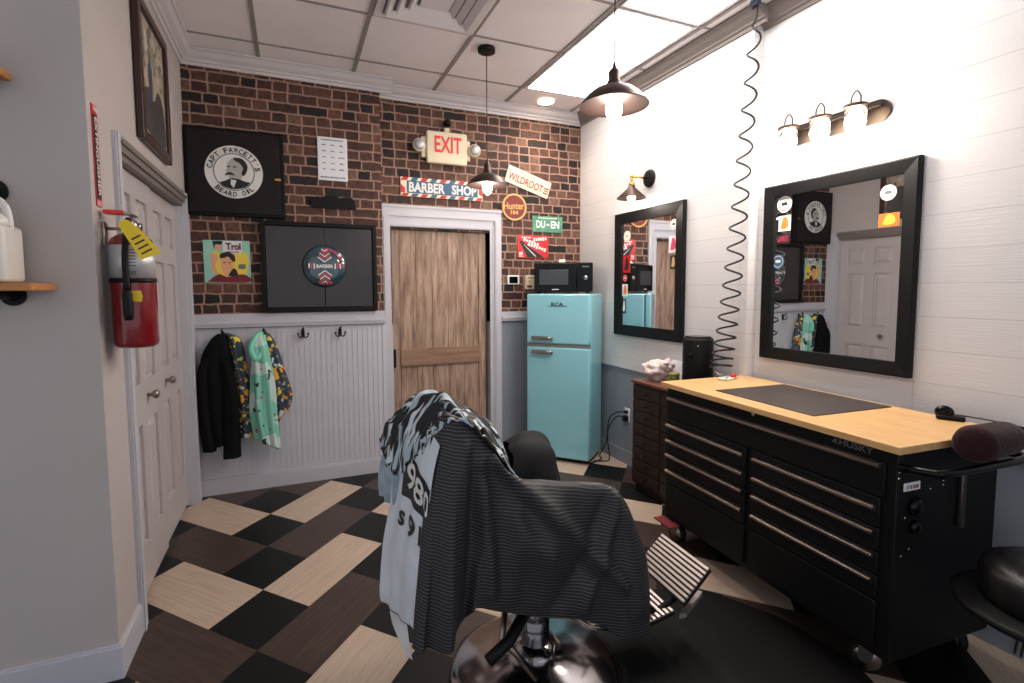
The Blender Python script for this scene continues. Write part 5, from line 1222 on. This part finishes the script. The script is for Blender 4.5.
# crumpled monochrome cape bundled on top of the backrest
t = thing('monochrome_cape', (.5, 1.7, .9), 'crumpled black and white printed cape bundled over the top of the chair back', 'cape')
B0 = [[(.305, 2.04, .885), (.305, 1.93, .85), (.32, 1.82, .83), (.34, 1.70, .88), (.365, 1.57, .98)],
      [(.33, 2.04, .955), (.325, 1.92, .95), (.34, 1.78, .96), (.355, 1.65, 1.0), (.38, 1.52, 1.055)],
      [(.37, 2.03, 1.02), (.36, 1.92, 1.04), (.37, 1.76, 1.07), (.385, 1.6, 1.10), (.40, 1.47, 1.095)],
      [(.46, 2.0, 1.065), (.44, 1.9, 1.10), (.45, 1.75, 1.135), (.46, 1.6, 1.14), (.46, 1.46, 1.11)],
      [(.56, 1.98, 1.04), (.54, 1.88, 1.075), (.53, 1.74, 1.10), (.52, 1.58, 1.085), (.51, 1.48, 1.04)],
      [(.66, 1.93, .98), (.64, 1.84, 1.02), (.62, 1.72, 1.035), (.60, 1.58, 1.01), (.58, 1.5, .965)],
      [(.73, 1.88, .91), (.705, 1.8, .95), (.68, 1.7, .96), (.65, 1.58, .95), (.63, 1.5, .91)],
      [(.755, 1.85, .82), (.73, 1.78, .86), (.70, 1.68, .875), (.675, 1.58, .88), (.655, 1.51, .86)]]
for ri in range(len(B0)):
    x_, y_, z_ = B0[ri][-1]; k_ = min(1, ri/3)
    k_ = max(0, (ri-3)/4); B0[ri] = [(q[0], q[1], q[2]-.022*min(1, ri/2)) for q in B0[ri]]; B0[ri].append([(x_, y_-.012, z_-.03), (x_, y_-.012, z_-.03), (x_, y_-.012, z_-.03), (.455, 1.425, 1.10), (.515, 1.42, 1.045), (.565, 1.42, .985), (.605, 1.42, .935), (.64, 1.43, .89)][ri])
P5 = surf(B0, 120, 110)
for i, r in enumerate(P5):
    for j, p in enumerate(r):
        a, b = i/120, j/110
        rid = 1-abs(math.sin((b*6.5+a*1.2+noise.noise(Vector((a*3.4, b*3.4, 5)))*2.2)*PI))
        k = .004+.026*rid+.022*noise.noise(Vector((a*8, b*13, 1)))+.01*noise.noise(Vector((a*20, b*28, 7)))
        r[j] = p+Vector((0, 0, 1))*k*.8+Vector((-.5, -.5, 0))*k*.6
mb = MB(); mb.grid(P5, lambda i, j: (i/120*.9, j/110*.7)); bn = mb.build('cloth', M['news'], t)
sm = bn.modifiers.new('thick', 'SOLIDIFY'); sm.thickness = .004; sm.offset = -1
P6 = [[(.31, 1.99, .86), (.31, 1.9, .84), (.33, 1.8, .83)], [(.30, 2.03, .77), (.31, 1.93, .74), (.33, 1.82, .72)], [(.302, 2.04, .68), (.315, 1.95, .68), (.335, 1.84, .69)]]
G6 = surf(P6, 20, 24)
for i, r in enumerate(G6):
    for j, p in enumerate(r): r[j] = p+Vector((-.012*math.sin(j*.7), 0, .01*noise.noise(p*14)))
mb = MB(); mb.grid(G6); mb.build('satin_lining', mat('satin_lining', (150, 170, 180), .3, var=.3, vscale=12), t)

# ------------------------------------------------------------------ black leather stool at the right edge
sx0, sy0 = 2.14, .72
t = thing('salon_stool', (sx0, sy0, 0), 'black leather round stool at the right edge by the tool chest', 'stool')
mb = MB(); mb.lathe([(0, .0), (.235, 0), (.25, .008), (.25, .022), (.235, .03), (0, .03)], (sx0, sy0, .475), 64); mb.build('seat_plate', M['black'], t)
mb = MB(); mb.lathe([(0, .0), (.188, 0), (.192, .02), (.192, .08), (.182, .105), (.15, .122), (.08, .132), (0, .134)], (sx0+.015, sy0, .505), 56); mb.build('seat', M['leather'], t)
mb = MB(); mb.lathe([(0, 0), (.024, 0), (.024, .38), (.03, .38), (.03, .43), (0, .43)], (sx0, sy0, .05), 24); mb.build('post', M['blackg'], t)
for k in range(5):
    a = 2*PI*k/5+.3; e = (sx0+.2*math.cos(a), sy0+.2*math.sin(a))
    mb = MB(); mb.tube([(sx0, sy0, .09), (*e, .062)], [.02, .012], 10); lg = mb.build('leg', M['black'], t)
    mb = MB(); mb.lathe([(0, -.014), (.02, -.014), (.024, -.008), (.024, .008), (.02, .014), (0, .014)], (*e, .0245), 20, 'y'); mb.tube([(*e, .03), (*e, .062)], .006); mb.build('caster', M['rubber'], lg)

for o in bpy.data.objects:
    if '_o' in o: del o['_o']
